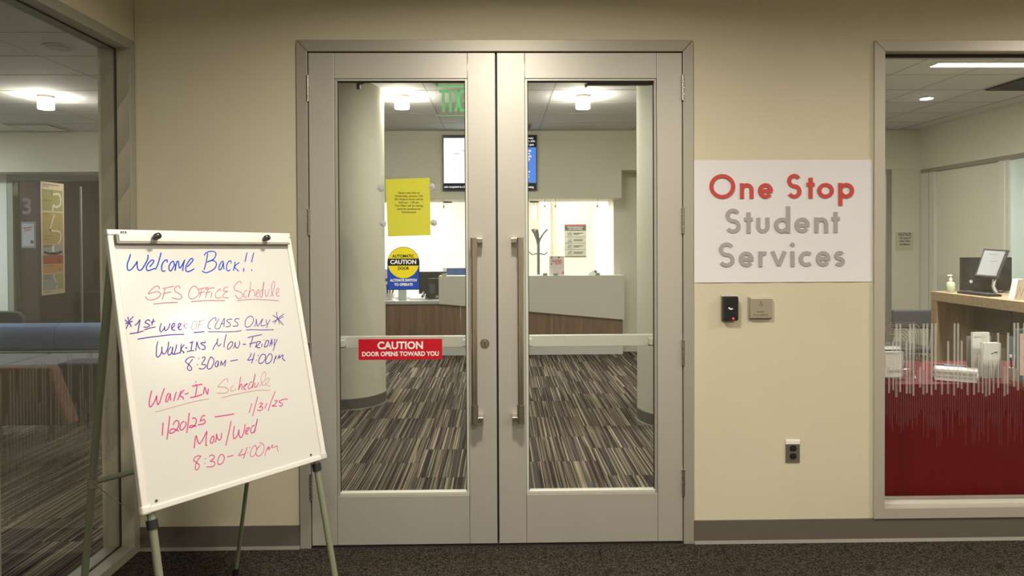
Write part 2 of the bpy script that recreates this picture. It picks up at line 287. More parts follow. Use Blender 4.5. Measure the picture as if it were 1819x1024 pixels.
WRITING = [
('blue',3.4,[[-286,367,-292,352,-300,335,-302,318,-298,313,-290,316,-279,327,-271,337,-268,342,-269,330,-269,317,-264,312,-255,316,-241,335,-231,352,-229,365],[-229,323,-216,336,-212,344,-219,346,-232,335,-240,322,-239,312,-231,311,-212,318],[-183,372,-194,345,-202,327,-212,313],[-167,337,-166,345,-170,346,-180,339,-188,324,-189,310,-185,307,-177,309],[-148,341,-156,334,-163,322,-163,310,-158,308,-150,317,-143,329,-144,340,-148,341],[-142,331,-139,323,-143,308,-139,323,-131,340,-126,339,-127,327,-126,317,-119,322,-103,345,-110,330,-116,306],[-98,320,-85,331,-74,342,-73,348,-79,350,-92,337,-102,322,-104,307,-98,303,-87,306,-73,313]]),
('blue',3.2,[[-13,369,-21,344,-29,324,-36,308],[-28,361,-16,372,2,376,15,374,19,365,10,350,-1,343,-21,336,-2,342,11,338,15,328,6,313,-11,303,-27,298,-37,299,-45,305],[44,339,35,335,25,321,22,309,27,307,35,316,44,335,42,322,42,308],[74,330,75,338,69,339,58,329,52,312,54,303,61,303,67,306],[92,336,87,321,79,302],[108,333,89,320,87,313,101,299],[148,371,140,352,133,335],[124,311,120,297],[177,370,168,350,161,333],[157,305,154,299]]),
('pink',2.6,[[-206,246,-207,254,-214,257,-226,251,-240,239,-245,232,-236,234,-215,238,-207,234,-205,227,-215,217,-233,211,-247,212,-253,218,-256,224],[-186,250,-192,232,-201,210],[-195,248,-178,250,-155,254],[-197,229,-183,232,-167,234],[-135,244,-136,253,-141,254,-151,249,-155,241,-150,233,-136,224,-132,215,-138,208,-150,209,-168,214],[-80,252,-92,247,-103,232,-107,217,-102,207,-91,207,-77,214,-68,225,-69,239,-80,252],[-56,240,-61,225,-69,208],[-69,239,-49,242,-29,244],[-69,225,-46,229],[-32,238,-38,224,-47,207],[-43,237,-24,240,-6,242],[-45,224,-23,228],[-19,226,-21,217,-26,206],[-233,198,-221,197,-194,198,-149,197],[-103,196,-80,197,-48,197,5,194,27,192]]),
('pink',2.4,[[15,229,15,236,6,231,-4,222,-8,211,-5,204,3,203,16,205],[48,242,37,241,26,232,33,227,43,226,30,220,21,211,24,204,43,201],[104,251,100,261,91,259,77,247,71,236,75,228,92,222,102,212,97,201,84,196,76,202,72,212],[123,224,118,226,109,216,106,205,110,200,118,201],[144,258,138,235,124,200,135,220,148,227,153,219,151,199],[160,208,170,216,174,224,168,225,160,213,158,202,167,198],[190,224,183,222,175,211,174,199,180,196,187,209,201,255,190,224,183,200],[202,225,199,206,202,198,210,204,219,226],[220,197,232,210,245,235,249,250,245,255,234,242,229,222,230,205,235,197],[247,205,259,213,263,224,257,226,249,214,248,200,256,196,262,198],[75,189,94,190,123,191,160,189,197,185,255,178]]),
('violet',2.8,[[-320,161,-319,148,-314,128],[-331,152,-322,143,-313,130],[-303,160,-315,149,-331,122],[-307,145,-322,142,-337,136],[-302,131,-291,139,-284,148,-288,132,-296,105],[-321,106,-297,107,-277,111],[-274,114,-255,118,-236,120],[-251,141,-258,146,-268,138,-260,133,-255,127,-263,122,-275,124],[-239,148,-244,136,-248,126],[-250,136,-235,140],[-215,131,-222,116,-223,105,-218,103,-208,113,-206,120,-207,108,-203,105,-193,113,-186,128],[-183,109,-173,118,-171,126,-177,125,-183,114,-181,105,-172,103],[-160,109,-150,120,-150,124,-157,122,-160,110,-157,104,-148,104],[-299,86,-266,88,-217,89,-183,89,-143,86],[-108,89,-89,88,-69,88]]),
('vlight',1.6,[[-135,129,-139,115,-142,104],[-124,124,-137,115,-131,101],[-96,129,-106,123,-114,106,-110,99,-100,101,-92,116,-96,129],[-79,127,-86,112,-92,99],[-87,125,-60,129],[-87,114,-72,115]]),
('violet',2.2,[[-21,121,-18,132,-28,132,-43,122,-52,109,-51,98,-42,96],[-7,129,-19,114,-27,101,-24,94,-11,94,-1,109,14,128,11,112,7,97],[-3,109,13,111],[44,122,33,124,22,118,34,106,29,98,15,97],[74,121,61,123,53,117,64,105,60,96,42,97],[121,129,105,122,95,108,93,93,104,88,119,95,130,109,130,122,121,129],[130,87,139,100,143,115,142,98,144,87,156,99,171,114,162,100,160,88,171,88],[171,88,180,89],[185,109,184,97,187,89],[202,108,189,92,181,77],[-56,86,-20,83,14,79,53,77,75,78],[93,78,119,77,160,72,211,68],[236,135,235,117,238,107,241,87],[217,124,238,107,257,82],[268,125,238,110,218,91],[264,115,237,106,210,98]]),
('violet',2.8,[[-234,72,-240,59,-244,40,-246,26,-242,21,-236,24,-228,34,-224,53,-226,36,-221,28,-212,34,-204,49,-199,67],[-193,50,-201,43,-207,32,-205,23,-198,25,-190,38,-188,48,-192,35,-192,25,-186,23],[-173,55,-179,39,-186,24,-176,25,-166,26],[-157,55,-161,39,-166,23],[-147,52,-160,38,-158,31,-152,26,-156,23],[-146,40,-138,39],[-118,56,-123,41,-127,26],[-128,55,-113,58],[-142,26,-128,28,-116,27],[-110,26,-106,40,-101,55,-99,41,-94,29],[-72,55,-73,49,-83,51,-88,48,-77,40,-74,32,-79,27,-89,29]]),
('violet',2.6,[[-48,21,-39,34,-27,47,-22,59,-27,47,-27,37,-22,32,-12,40],[13,71,4,52,-1,38,-4,25],[26,42,16,35,9,23,10,17,18,19,29,29,33,39,26,42],[31,17,39,28,43,39,41,28,43,19,50,18,59,30,60,36,59,41],[71,28,84,26],[95,49,119,52,157,55],[118,50,107,31,99,13],[97,26,127,29],[131,30,126,18,120,9],[130,30,143,30,145,26,128,15,129,9,142,7],[152,21,147,10],[161,35,162,33],[170,30,164,18,159,8,170,9,179,20,181,29,170,30],[197,35,188,19,180,7],[197,35,194,21,191,8],[185,18,197,19],[208,33,205,21,202,9],[220,31,206,12,194,-11]]),
('violet',2.6,[[-117,4,-129,7,-145,2,-151,-6,-140,-19,-133,-30,-136,-37,-144,-36,-148,-28,-139,-15,-125,-1],[-103,-2,-102,-3],[-111,-22,-110,-23],[-92,-2,-83,1,-81,-6,-95,-22,-82,-26,-82,-33,-94,-39,-108,-35],[-59,-2,-69,-15,-76,-32,-76,-40,-66,-42,-56,-32,-49,-18,-52,-7,-59,-2],[-35,-18,-44,-25,-47,-36,-40,-38,-32,-20,-37,-38],[-28,-37,-22,-22,-19,-35,-5,-21,-12,-42],[12,-26,42,-25],[101,-8,93,-21,82,-32,107,-31],[114,-9,104,-29,95,-46],[127,-20,128,-21],[117,-36,118,-37],[144,-18,133,-28,125,-43,129,-50,143,-48,156,-34,156,-21,144,-18],[175,-20,162,-32,154,-47,160,-55,175,-50,185,-35,184,-23,175,-20],[187,-58,193,-46,203,-31,200,-39,192,-45],[207,-45,218,-30,216,-41,233,-31,230,-46,240,-55]]),
('pink',3.2,[[-276,-83,-282,-99,-288,-118,-289,-129,-286,-133,-279,-128,-269,-115,-262,-102,-264,-116,-263,-128,-260,-130,-254,-122,-244,-101,-234,-82],[-221,-100,-228,-105,-234,-119,-235,-126,-229,-125,-222,-112,-217,-103,-219,-114,-218,-125],[-196,-100,-203,-114,-209,-129],[-180,-99,-188,-114,-196,-128],[-169,-98,-186,-113,-177,-122,-177,-129],[-169,-113,-156,-111],[-125,-78,-125,-79],[-127,-86,-124,-94,-129,-111,-135,-128],[-141,-91,-126,-90,-103,-90],[-153,-127,-134,-127,-108,-124],[-105,-124,-97,-102,-94,-113,-90,-126,-84,-108]]),
('plight',1.8,[[-275,-152,-255,-151,-210,-147,-180,-145,-133,-142,-87,-143]]),
('plight',2.0,[[-10,-98,-8,-87,-18,-86,-31,-93,-44,-104,-48,-108,-25,-113,-14,-120,-11,-127,-17,-132,-30,-133,-57,-128],[10,-111,2,-118,-3,-127,2,-131,10,-130,19,-127],[-41,-147,-12,-145,28,-144,77,-144,118,-147,154,-154],[110,-134,122,-126,138,-113,145,-100,146,-86,142,-82,131,-92,124,-108,124,-123,129,-131,141,-130],[144,-128,155,-120,159,-111,152,-109,142,-117,142,-129,149,-136,159,-138]]),
('pink',2.6,[[44,-87,36,-109,28,-131,36,-118,42,-112,43,-119,41,-133],[47,-125,61,-119,66,-115,59,-116,50,-124,51,-132,58,-136],[87,-111,79,-113,69,-124,67,-133,75,-133,87,-122,104,-85,92,-112,83,-134],[98,-117,93,-127,95,-133,104,-129,111,-118]]),
('pink',3.2,[[-253,-190,-257,-208,-261,-229],[-229,-173,-237,-205,-248,-245],[-221,-204,-216,-195,-207,-192,-202,-202,-209,-217,-222,-226,-233,-228,-237,-224,-231,-216,-220,-217,-206,-227],[-183,-200,-193,-202,-200,-213,-201,-222,-196,-225,-186,-220,-179,-210,-179,-202],[-163,-176,-171,-207,-181,-239],[-156,-197,-149,-195,-142,-203,-147,-216,-156,-223,-166,-224,-169,-220,-160,-218,-144,-224],[-109,-196,-119,-195,-129,-210,-117,-207,-112,-214,-118,-221,-139,-220],[-76,-206,-49,-208,-3,-210]]),
('pink',2.8,[[72,-187,65,-200,55,-218],[100,-167,85,-196,67,-231],[101,-194,110,-192,114,-197,100,-206,111,-206,112,-213,103,-218,89,-214],[133,-197,127,-205,121,-215],[175,-160,169,-170,149,-198,133,-226],[166,-196,175,-194,175,-200,163,-208,153,-211,172,-215],[224,-199,208,-196,184,-200,196,-209,197,-215,190,-219,183,-214]]),
('pink',3.2,[[-163,-292,-158,-274,-152,-256,-149,-257,-148,-270,-144,-281,-135,-277,-123,-263,-111,-248,-116,-266,-121,-291,-117,-292],[-92,-267,-100,-274,-104,-286,-99,-290,-92,-284,-89,-272,-92,-267],[-87,-290,-81,-277,-78,-264,-78,-276,-72,-285,-64,-281,-60,-264],[-18,-232,-33,-268,-51,-309],[-8,-251,-16,-272,-18,-289,-14,-293,-1,-283,6,-267,4,-284,9,-295,17,-290,26,-274,33,-253],[32,-282,42,-275,47,-269,40,-268,31,-279,31,-286,39,-289],[70,-264,59,-267,51,-278,53,-288,62,-287,73,-271,85,-244,73,-271,64,-290]]),
('pink',2.6,[[-143,-322,-158,-319,-170,-327,-164,-337,-154,-347,-156,-357,-164,-362,-169,-357,-164,-342,-154,-330,-143,-322],[-130,-334,-129,-334],[-134,-349,-134,-350],[-116,-331,-107,-327,-98,-333,-99,-340,-114,-346,-101,-351,-100,-360,-109,-365,-130,-361],[-74,-333,-83,-342,-89,-356,-85,-364,-74,-363,-64,-352,-64,-339,-74,-333],[-52,-347,-28,-347],[9,-334,1,-343,-8,-353,15,-352],[27,-332,19,-347,7,-367],[37,-336,38,-337],[27,-351,27,-352]]),
('pink',2.0,[[57,-333,46,-340,37,-354,36,-365,43,-369,55,-362,63,-348,62,-336,57,-333],[82,-337,67,-345,58,-361,63,-371,74,-372,88,-362,94,-348,92,-336,77,-327],[91,-378,101,-361,110,-351,104,-360,115,-350,112,-361,130,-347,126,-358,147,-355,146,-366,149,-376]])]
# ================================================================ SETTING
def struct(name, mb, m, label, cat='wall', **k):
    return tag(mb.build(name, m, None, **k), label, cat, kind='structure')
# --- hallway shell
WT = 0.15
mb = MB().box(-1.755, -0.965, 0, WT, 0, 2.93).box(-0.965, 0.963, 0, WT, 2.484, 2.93).box(0.963, 1.872, 0, WT, 0, 2.93)
mb.box(1.872, 3.60, 0, WT, 2.482, 2.93).box(1.872, 3.60, 0, WT, 0, 0.118).box(3.60, 5.2, 0, WT, 0, 2.93)
struct('wall_back', mb, m_wall, 'beige painted wall around the double doors')
mb = MB().box(-1.905, -1.757, -0.052, 0.15, 0, 2.93).box(-1.905, -1.757, -2.45, -0.052, 2.476, 2.93).box(-1.905, -1.757, -6.5, -2.45, 0, 2.93)
struct('wall_left', mb, m_wall, 'beige painted wall above the left interior window')
struct('wall_right', B(5.2, 5.3, -6.5, 0, 0, 2.93), m_wall, 'beige painted end wall of the hallway, out of view')
struct('wall_behind', B(-1.9, 5.3, -6.6, -6.5, 0, 2.93), m_wall, 'beige painted wall behind the photographer')
struct('ceiling', B(-1.9, 5.3, -6.5, 0.15, 2.935, 3.0), mat('hall_ceiling_paint', (0.42, 0.40, 0.33), 0.9), 'dim hallway ceiling above the doors, out of view', 'ceiling')
# --- floors made of carpet tiles
def tile_floor(label, m, tiles, T, name_mesh):
    fl = thing('floor', label, 'floor', (0, 0, 0), kind='structure')
    h = T/2-0.0008; c = 0.0025; t = 0.007
    mb = MB().add([(-h, -h, -t), (h, -h, -t), (h, h, -t), (-h, h, -t), (-h, -h, -0.002), (h, -h, -0.002), (h, h, -0.002), (-h, h, -0.002),
                   (-h+c, -h+c, 0), (h-c, -h+c, 0), (h-c, h-c, 0), (-h+c, h-c, 0)],
                  [(0, 1, 5, 4), (1, 2, 6, 5), (2, 3, 7, 6), (3, 0, 4, 7), (4, 5, 9, 8), (5, 6, 10, 9), (6, 7, 11, 10), (7, 4, 8, 11), (8, 9, 10, 11)])
    first = mb.build('carpet_tile', m, fl)
    for i, (x, y) in enumerate(tiles):
        o = first if i == 0 else first.copy()
        if i: C.objects.link(o); o.parent = fl
        o.location = (x, y, 0)
    return fl
tiles = []
for ci in range(-9, 9):
    x0 = 0.072+0.6*ci; stag = 0.71 if ci % 2 == 0 else 0.41
    for rj in range(-3, 9):
        y = stag+0.6*rj+0.3
        if (y-0.3 < 0.1 and x0 > -2.6) or y > 6.05: continue
        tiles.append((x0+0.3, y))
flo = tile_floor('striped brown and tan carpet tile floor beyond the glass doors', m_carpet, tiles, 0.6, 'a')
MB().box(-9, 8.2, 0.15, 10.2, -0.06, -0.008).box(-9, -1.9, -3.0, 0.15, -0.06, -0.008).build('underlay', m_under, flo)
MB().box(-9, -5.33, -3.0, 6.1, -0.009, -0.001).box(-5.33, -1.9, -3.0, 0.15, -0.009, -0.0015).box(-5.33, 5.5, 0.15, 0.42, -0.009, -0.0006).box(-5.33, 5.5, 0.4, 1.1, -0.009, -0.0012).box(-5.33, 8, 6.0, 10.1, -0.009, -0.001).box(5.47, 8, 0.15, 6.0, -0.009, -0.001).build('carpet_border', m_carpet, flo)
tiles = [(-0.114+0.3+0.6*i, -0.3-0.6*j+(0.0 if i % 2 else 0.0)) for i in range(-3, 6) for j in range(0, 4)]
tiles = [t for t in tiles if t[0]-0.3 > -1.95]
fh = tile_floor('dark brown speckled carpet tile floor of the hallway', m_hcarpet, tiles, 0.6, 'b')
MB().box(-1.9, 5.25, -6.5, 0.15, -0.06, -0.008).build('underlay', m_under, fh)
B(-1.9, 5.25, -6.5, -2.4, -0.009, -0.0005).build('carpet_border', m_hcarpet, fh)
# --- vinyl wall base with a small toe
def base(name, x0, x1, label):
    o = thing(name, label, 'baseboard', (x0, 0, 0), kind='structure')
    B(x0, x1, -0.006, 0, 0.008, 0.113).build('base_strip', m_base, o, bevel=0.002)
    MB().prism([(-0.022, 0.0005), (-0.006, 0.012), (0, 0.012), (0, 0.0005)], x0, x1, 'X').build('base_toe', m_base_l, o)
base('baseboard_left', -1.752, -0.973, 'dark grey vinyl wall base behind the easel legs')
base('baseboard_right', 0.970, 5.19, 'dark grey vinyl wall base right of the double doors')
# --- door frame (mitred)
fr = thing('trim_1', 'satin aluminium frame around the double doors', 'door frame', (0, 0, 0), kind='structure')
a0, a1, b0, b1, z0, z1 = -0.971, -0.919, 0.968, 0.918, 2.433, 2.489
g_ = 0.0012
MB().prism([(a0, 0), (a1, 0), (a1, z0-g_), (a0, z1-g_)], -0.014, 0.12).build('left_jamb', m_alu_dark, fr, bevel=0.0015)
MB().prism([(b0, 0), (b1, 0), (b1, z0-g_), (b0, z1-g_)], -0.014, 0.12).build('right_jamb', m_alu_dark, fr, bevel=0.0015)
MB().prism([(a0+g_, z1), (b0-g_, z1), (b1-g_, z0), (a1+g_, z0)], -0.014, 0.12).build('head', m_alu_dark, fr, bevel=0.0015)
MB().box(a1, a1+0.02, 0.05, 0.12, 0, z0).box(b1-0.02, b1, 0.05, 0.12, 0, z0).box(a1, b1, 0.05, 0.12, z0-0.02, z0).build('door_stop', m_gasket, fr)
B(a0, b0, 0.0, 0.15, -0.002, 0.006).build('threshold', m_gasket, fr)
# --- doors
def door(name, s, label):
    d = thing(name, label, 'door', (s*0.914, 0, 0), kind='structure')
    X = lambda a, b: (min(s*a, s*b), max(s*a, s*b))
    Y0, Y1 = -0.006, 0.040
    def pb(nm, xa, xb, z0, z1, ya=Y0, yb=Y1, m=m_alu, bv=0.0012):
        x = X(xa, xb); return B(x[0], x[1], ya, yb, z0, z1).build(nm, m, d, bevel=bv)
    pb('hinge_stile', 0.7915, 0.914, 0.012, 2.427)
    pb('lock_stile', 0.005, 0.1395, 0.012, 2.427)
    pb('top_rail', 0.141, 0.790, 2.303, 2.427, Y0+0.0006)
    pb('bottom_rail', 0.141, 0.790, 0.012, 0.252, Y0+0.0006)
    # glazing beads, their lit and shaded faces put into the metal tone
    zb, zt = 0.262, 2.293
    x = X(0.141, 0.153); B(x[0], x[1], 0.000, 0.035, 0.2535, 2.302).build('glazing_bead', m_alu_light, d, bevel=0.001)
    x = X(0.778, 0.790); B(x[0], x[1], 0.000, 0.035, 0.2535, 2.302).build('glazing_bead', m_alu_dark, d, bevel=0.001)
    x = X(0.153, 0.778); B(x[0], x[1], 0.000, 0.035, 2.292, 2.302).build('glazing_bead', m_alu, d, bevel=0.001)
    B(x[0], x[1], 0.000, 0.035, 0.2535, 0.2675).build('glazing_bead', m_alu_light, d, bevel=0.001)
    MB().box(x[0], x[1], 0.014, 0.018, 2.286, 2.292).box(x[0], x[0]+0.004, 0.014, 0.018, 0.268, 2.292).box(x[1]-0.004, x[1], 0.014, 0.018, 0.268, 2.292).build('gasket', m_gasket, d)
    B(x[0]+0.001, x[1]-0.001, 0.0175, 0.0235, 0.268, 2.2915).build('glass_pane', m_glass, d)
    # inner push rail
    x = X(0.141, 0.790); pr = MB().prism([(0.075, 0.971), (0.118, 0.971), (0.122, 0.98), (0.122, 1.018), (0.112, 1.028), (0.075, 1.028)], x[0], x[1], 'X').build('push_rail', m_alu_light, d, bevel=0.002)
    for xx in (0.16, 0.77):
        q = X(xx-0.012, xx+0.012); B(q[0], q[1], 0.0242, 0.076, 0.985, 1.015).build('rail_bracket', m_alu_light, pr)
    # pull handle
    hx = s*0.111
    h = MB().cyl((hx, -0.072, 0.712), (hx, -0.072, 1.430), 0.0145, n=20).build('pull_handle', m_steel, d, smooth=True)
    for za, zz in ((0.622, 0.713), (1.429, 1.521)):
        MB().cyl((hx, -0.072, za), (hx, -0.072, zz), 0.0175, n=20).build('grip_sleeve', m_steel_dark if za < 1 else m_steel, h, smooth=True)
    for zc in (0.642, 1.508):
        B(*sorted((s*0.070, s*0.096)), -0.078, -0.0055, zc-0.012, zc+0.012).build('bracket', m_steel, h, bevel=0.002)
        B(*sorted((s*0.090, s*0.108)), -0.080, -0.060, zc-0.012, zc+0.012).build('bracket', m_steel, h, bevel=0.002)
    # hinges
    for zc in (2.254, 1.602, 0.951, 0.306):
        hg = MB().cyl((s*0.9165, -0.013, zc-0.0625), (s*0.9165, -0.013, zc+0.0625), 0.0075, n=14).build('hinge', m_steel_dark, d, smooth=True)
        for k in range(5):
            z = zc-0.0625+k*0.0312
            MB().cyl((s*0.9165, -0.013, z-0.0012), (s*0.9165, -0.013, z+0.0012), 0.0086, n=14).build('hinge_ring', m_chrome, hg, smooth=True)
    return d
d1 = door('door_1', -1, 'left glass door leaf with long steel pull handle and key cylinder')
d2 = door('door_2', 1, 'right glass door leaf with long steel pull handle')
lk = MB().cyl((-0.062, -0.011, 1.002), (-0.062, -0.004, 1.002), 0.022, 0.0235, 28).cyl((-0.062, -0.016, 1.002), (-0.062, -0.010, 1.002), 0.013, n=24).build('lock_cylinder', m_steel_dark, d1, smooth=True)
B(-0.0635, -0.0605, -0.0168, -0.0158, 0.995, 1.009).build('keyhole', m_gasket, lk)
B(-0.006, 0.006, 0.020, 0.034, 0.012, 2.427).build('meeting_seal', m_gasket, d1)
# automatic opener arms behind the door tops
op = thing('door_operator', 'dark slide arm of the door opener behind the right pane top', 'door opener', (0.46, 0.12, 2.30))
B(0.455, 0.765, 0.06, 0.095, 2.287, 2.303).build('slide_track', m_dgrey, op, bevel=0.002)
MB().tube([(0.765, 0.078, 2.293), (0.82, 0.078, 2.300), (0.86, 0.078, 2.32)], 0.008).build('arm', m_dgrey, op)
B(0.445, 0.455, 0.06, 0.095, 2.275, 2.303).build('end_cap', m_chrome, op)
op = thing('door_operator', 'small dark arm end of the opener behind the left pane top', 'door opener', (-0.68, 0.12, 2.30))
B(-0.70, -0.683, 0.085, 0.105, 2.272, 2.32).build('arm_end', m_dgrey, op)
MB().tube([(-0.69, 0.095, 2.295), (-0.665, 0.095, 2.305), (-0.64, 0.095, 2.32)], 0.005).build('arm', m_dgrey, op)
# --- right window
def mitred(parent, x0, x1, z0, z1, wd, ya, yb, m):
    g = 0.001
    MB().prism([(x0, z0+g), (x0+wd, z0+wd+g), (x0+wd, z1-wd-g), (x0, z1-g)], ya, yb).build('frame_side', m, parent, bevel=0.0015)
    MB().prism([(x1, z0+g), (x1-wd, z0+wd+g), (x1-wd, z1-wd-g), (x1, z1-g)], ya, yb).build('frame_side', m, parent, bevel=0.0015)
    MB().prism([(x0+g, z1), (x1-g, z1), (x1-wd-g, z1-wd), (x0+wd+g, z1-wd)], ya, yb).build('frame_head', m, parent, bevel=0.0015)
    MB().prism([(x0+g, z0), (x1-g, z0), (x1-wd-g, z0+wd), (x0+wd+g, z0+wd)], ya, yb).build('frame_sill', m, parent, bevel=0.0015)
w2 = thing('window_2', 'aluminium framed interior window right of the paper sign', 'window', (1.87, 0, 0.11), kind='structure')
m_frame_r = mat('satin_aluminium_warm', (0.50, 0.46, 0.39), 0.42, 0.3)
mitred(w2, 1.868, 3.60, 0.113, 2.487, 0.053, -0.014, 0.15, m_frame_r)
B(1.923, 3.545, 0.066, 0.072, 0.168, 2.432).build('glass_pane', m_glass, w2)
MB().box(1.922, 3.546, 0.050, 0.065, 2.420, 2.4335).box(1.922, 1.930, 0.058, 0.066, 0.17, 2.43).build('glazing_gasket', m_gasket, w2)
B(1.922, 3.546, 0.030, 0.064, 0.1665, 0.178).build('glazing_bead', m_alu_light, w2, bevel=0.001)
# frosted line film of vertical strips
def film(parent, pos, a, b, ztop, zlow, zfade, mA, mB_, f, seed):
    rnd = random.Random(seed); s1 = MB(); s2 = MB(); x = a
    while x < b:
        wd = 0.0108
        tops = [ztop, ztop, ztop-0.05, ztop-0.09, ztop-0.16, ztop-0.22]
        t = rnd.choice(tops); n = 2 if t > ztop-0.03 else 1
        for k in range(n):
            xa = x+k*0.0185; lo = zlow-rnd.random()*0.05
            f(s1, xa, xa+wd, lo, t)
        x += n*0.0185+rnd.choice([0.0, 0.0, 0.006, 0.014])
    x = a
    while x < b:
        t = zlow+rnd.random()*0.10+0.08; lo = zfade+rnd.random()*0.2
        f(s2, x, x+0.0055, lo, t); x += 0.0115
    tag(s1.build('frosted_stripe_film', mA, parent), 'tall pale frosted stripes on the glass', kind='stuff')
    tag(s2.build('frosted_stripe_film', mB_, parent), 'fine dense frosted stripes lower on the glass', kind='stuff')
m_frostA = frost('frosted_film', (0.66, 0.63, 0.58), 0.50); m_frostB = frost('frosted_film_fine', (0.60, 0.50, 0.46), 0.10)
film(w2, None, 1.935, 3.54, 1.075, 0.75, 0.44, m_frostA, m_frostB, lambda s, xa, xb, za, zb: s.add([(xa, 0.0725, za), (xb, 0.0725, za), (xb, 0.0725, zb), (xa, 0.0725, zb)], [(0, 1, 2, 3)]), 3)
# --- left window (in the left wall)
w1 = thing('window_1', 'dim aluminium framed interior window in the left wall', 'window', (-1.755, -0.5, 0), kind='structure')
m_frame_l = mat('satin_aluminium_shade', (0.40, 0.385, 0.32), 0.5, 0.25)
def mitred_x(parent, y0, y1, z0, z1, wd, xa, xb, m):
    g = 0.001
    MB().prism([(y0, z0+g), (y0+wd, z0+wd+g), (y0+wd, z1-wd-g), (y0, z1-g)], xa, xb, 'X').build('frame_side', m, parent, bevel=0.0015)
    MB().prism([(y1, z0+g), (y1-wd, z0+wd+g), (y1-wd, z1-wd-g), (y1, z1-g)], xa, xb, 'X').build('frame_side', m, parent, bevel=0.0015)
    MB().prism([(y0+g, z1), (y1-g, z1), (y1-wd-g, z1-wd), (y0+wd+g, z1-wd)], xa, xb, 'X').build('frame_head', m, parent, bevel=0.0015)
    MB().prism([(y0+g, z0), (y1-g, z0), (y1-wd-g, z0+wd), (y0+wd+g, z0+wd)], xa, xb, 'X').build('frame_sill', m, parent, bevel=0.0015)
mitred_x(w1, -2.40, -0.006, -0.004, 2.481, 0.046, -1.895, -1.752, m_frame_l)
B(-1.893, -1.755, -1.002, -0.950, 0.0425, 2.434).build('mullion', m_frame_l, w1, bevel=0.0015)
for ya, yb in ((-0.949, -0.053), (-2.353, -1.003)):
    B(-1.824, -1.818, ya, yb, 0.043, 2.434).build('glass_pane', m_glass_l, w1)
MB().box(-1.826, -1.816, -0.0555, -0.052, 0.043, 2.434).box(-1.826, -1.816, -0.949, -0.052, 2.431, 2.434).box(-1.826, -1.816, -0.949, -0.052, 0.043, 0.046).build('glazing_gasket', m_gasket, w1)
m_frostC = frost('frosted_film_shaded', (0.30, 0.30, 0.27), 0.36); m_frostD = frost('frosted_film_fine_shaded', (0.17, 0.17, 0.155), 0.34)  # film darkened to dim the room behind; that shade is in its colour
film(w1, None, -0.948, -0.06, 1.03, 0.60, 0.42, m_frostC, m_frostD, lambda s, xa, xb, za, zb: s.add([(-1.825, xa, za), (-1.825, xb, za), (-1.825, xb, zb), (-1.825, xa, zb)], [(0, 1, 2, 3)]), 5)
# --- office shell beyond
mb = MB().box(-9.2, 5.48, 5.58, 5.95, 2.41, 2.935)                                     # bulkhead
struct('trim_2', mb, m_wall_in, 'beige bulkhead along the far side of the lobby', 'bulkhead')
struct('trim_3', B(-2.6, 1.592, 5.575, 6.45, 2.052, 2.409), m_wall_in, 'lowered beige bulkhead over the reception counter', 'bulkhead')
mb = MB().box(-9.2, -6.50, 5.95, 6.08, 0, 2.41).box(-4.3, -2.6, 5.95, 6.08, 0, 2.41)
struct('wall_far_left', mb, m_wall_pale, 'pale wall at the far end of the left room')
mb = MB().box(1.552, 4.1, 5.97, 6.08, 0, 2.409).box(5.12, 5.48, 5.59, 5.80, 0, 2.409)
struct('wall_far_right', mb, m_wall_in, 'beige wall at the far end of the right room')
struct('wall_office_side', B(1.551, 1.66, 6.082, 7.95, 0, 2.93), m_white, 'bright white side wall of the reception office')
struct('wall_office_back', MB().box(0.83, 1.55, 7.86, 7.98, 0, 2.93).box(0.74, 0.829, 7.80, 10.0, 0, 2.93), m_white, 'bright white wall holding the grey poster behind reception')
struct('wall_office_end', MB().box(-4.2, 0.74, 10.0, 10.1, 0, 2.93).box(-4.3, -4.2, 6.08, 10.1, 0, 2.93), m_white, 'white end wall of the reception office')
struct('ceiling_office', B(-4.2, 1.55, 6.1, 10.0, 2.93, 2.99), m_white, 'white ceiling of the reception office', 'ceiling')
struct('wall_side_left', B(-9.2, -9.1, 0.1, 6.0, 0, 2.93), m_wall_pale, 'pale far side wall of the left room')
# dark back room, left
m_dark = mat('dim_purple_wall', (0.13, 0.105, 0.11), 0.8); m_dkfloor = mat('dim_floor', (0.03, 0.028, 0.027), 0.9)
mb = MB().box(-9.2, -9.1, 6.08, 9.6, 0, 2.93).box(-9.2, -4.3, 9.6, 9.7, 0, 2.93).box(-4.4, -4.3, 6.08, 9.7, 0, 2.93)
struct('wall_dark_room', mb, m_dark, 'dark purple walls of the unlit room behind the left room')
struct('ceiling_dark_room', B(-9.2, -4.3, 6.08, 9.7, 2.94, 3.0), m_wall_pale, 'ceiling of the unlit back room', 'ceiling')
# room behind the right room
struct('wall_back_room', MB().box(3.6, 3.7, 6.08, 9.0, 0, 2.9).box(3.6, 5.9, 9.0, 9.1, 0, 2.9).box(5.47, 5.57, 6.08, 9.1, 0, 2.9), m_white, 'white walls of the small room behind the far right opening')
struct('ceiling_back_room', B(3.6, 5.6, 6.08, 9.1, 2.9, 2.96), m_white, 'ceiling of the small room behind the far right opening', 'ceiling')
tr = thing('trim_4', 'grey jamb of the opening at the far right', 'door frame', (5.2, 5.96, 0), kind='structure')
B(5.045, 5.118, 5.585, 5.80, 0, 2.409).build('jamb', mat('grey_jamb', (0.27, 0.27, 0.22), 0.5), tr, bevel=0.002)
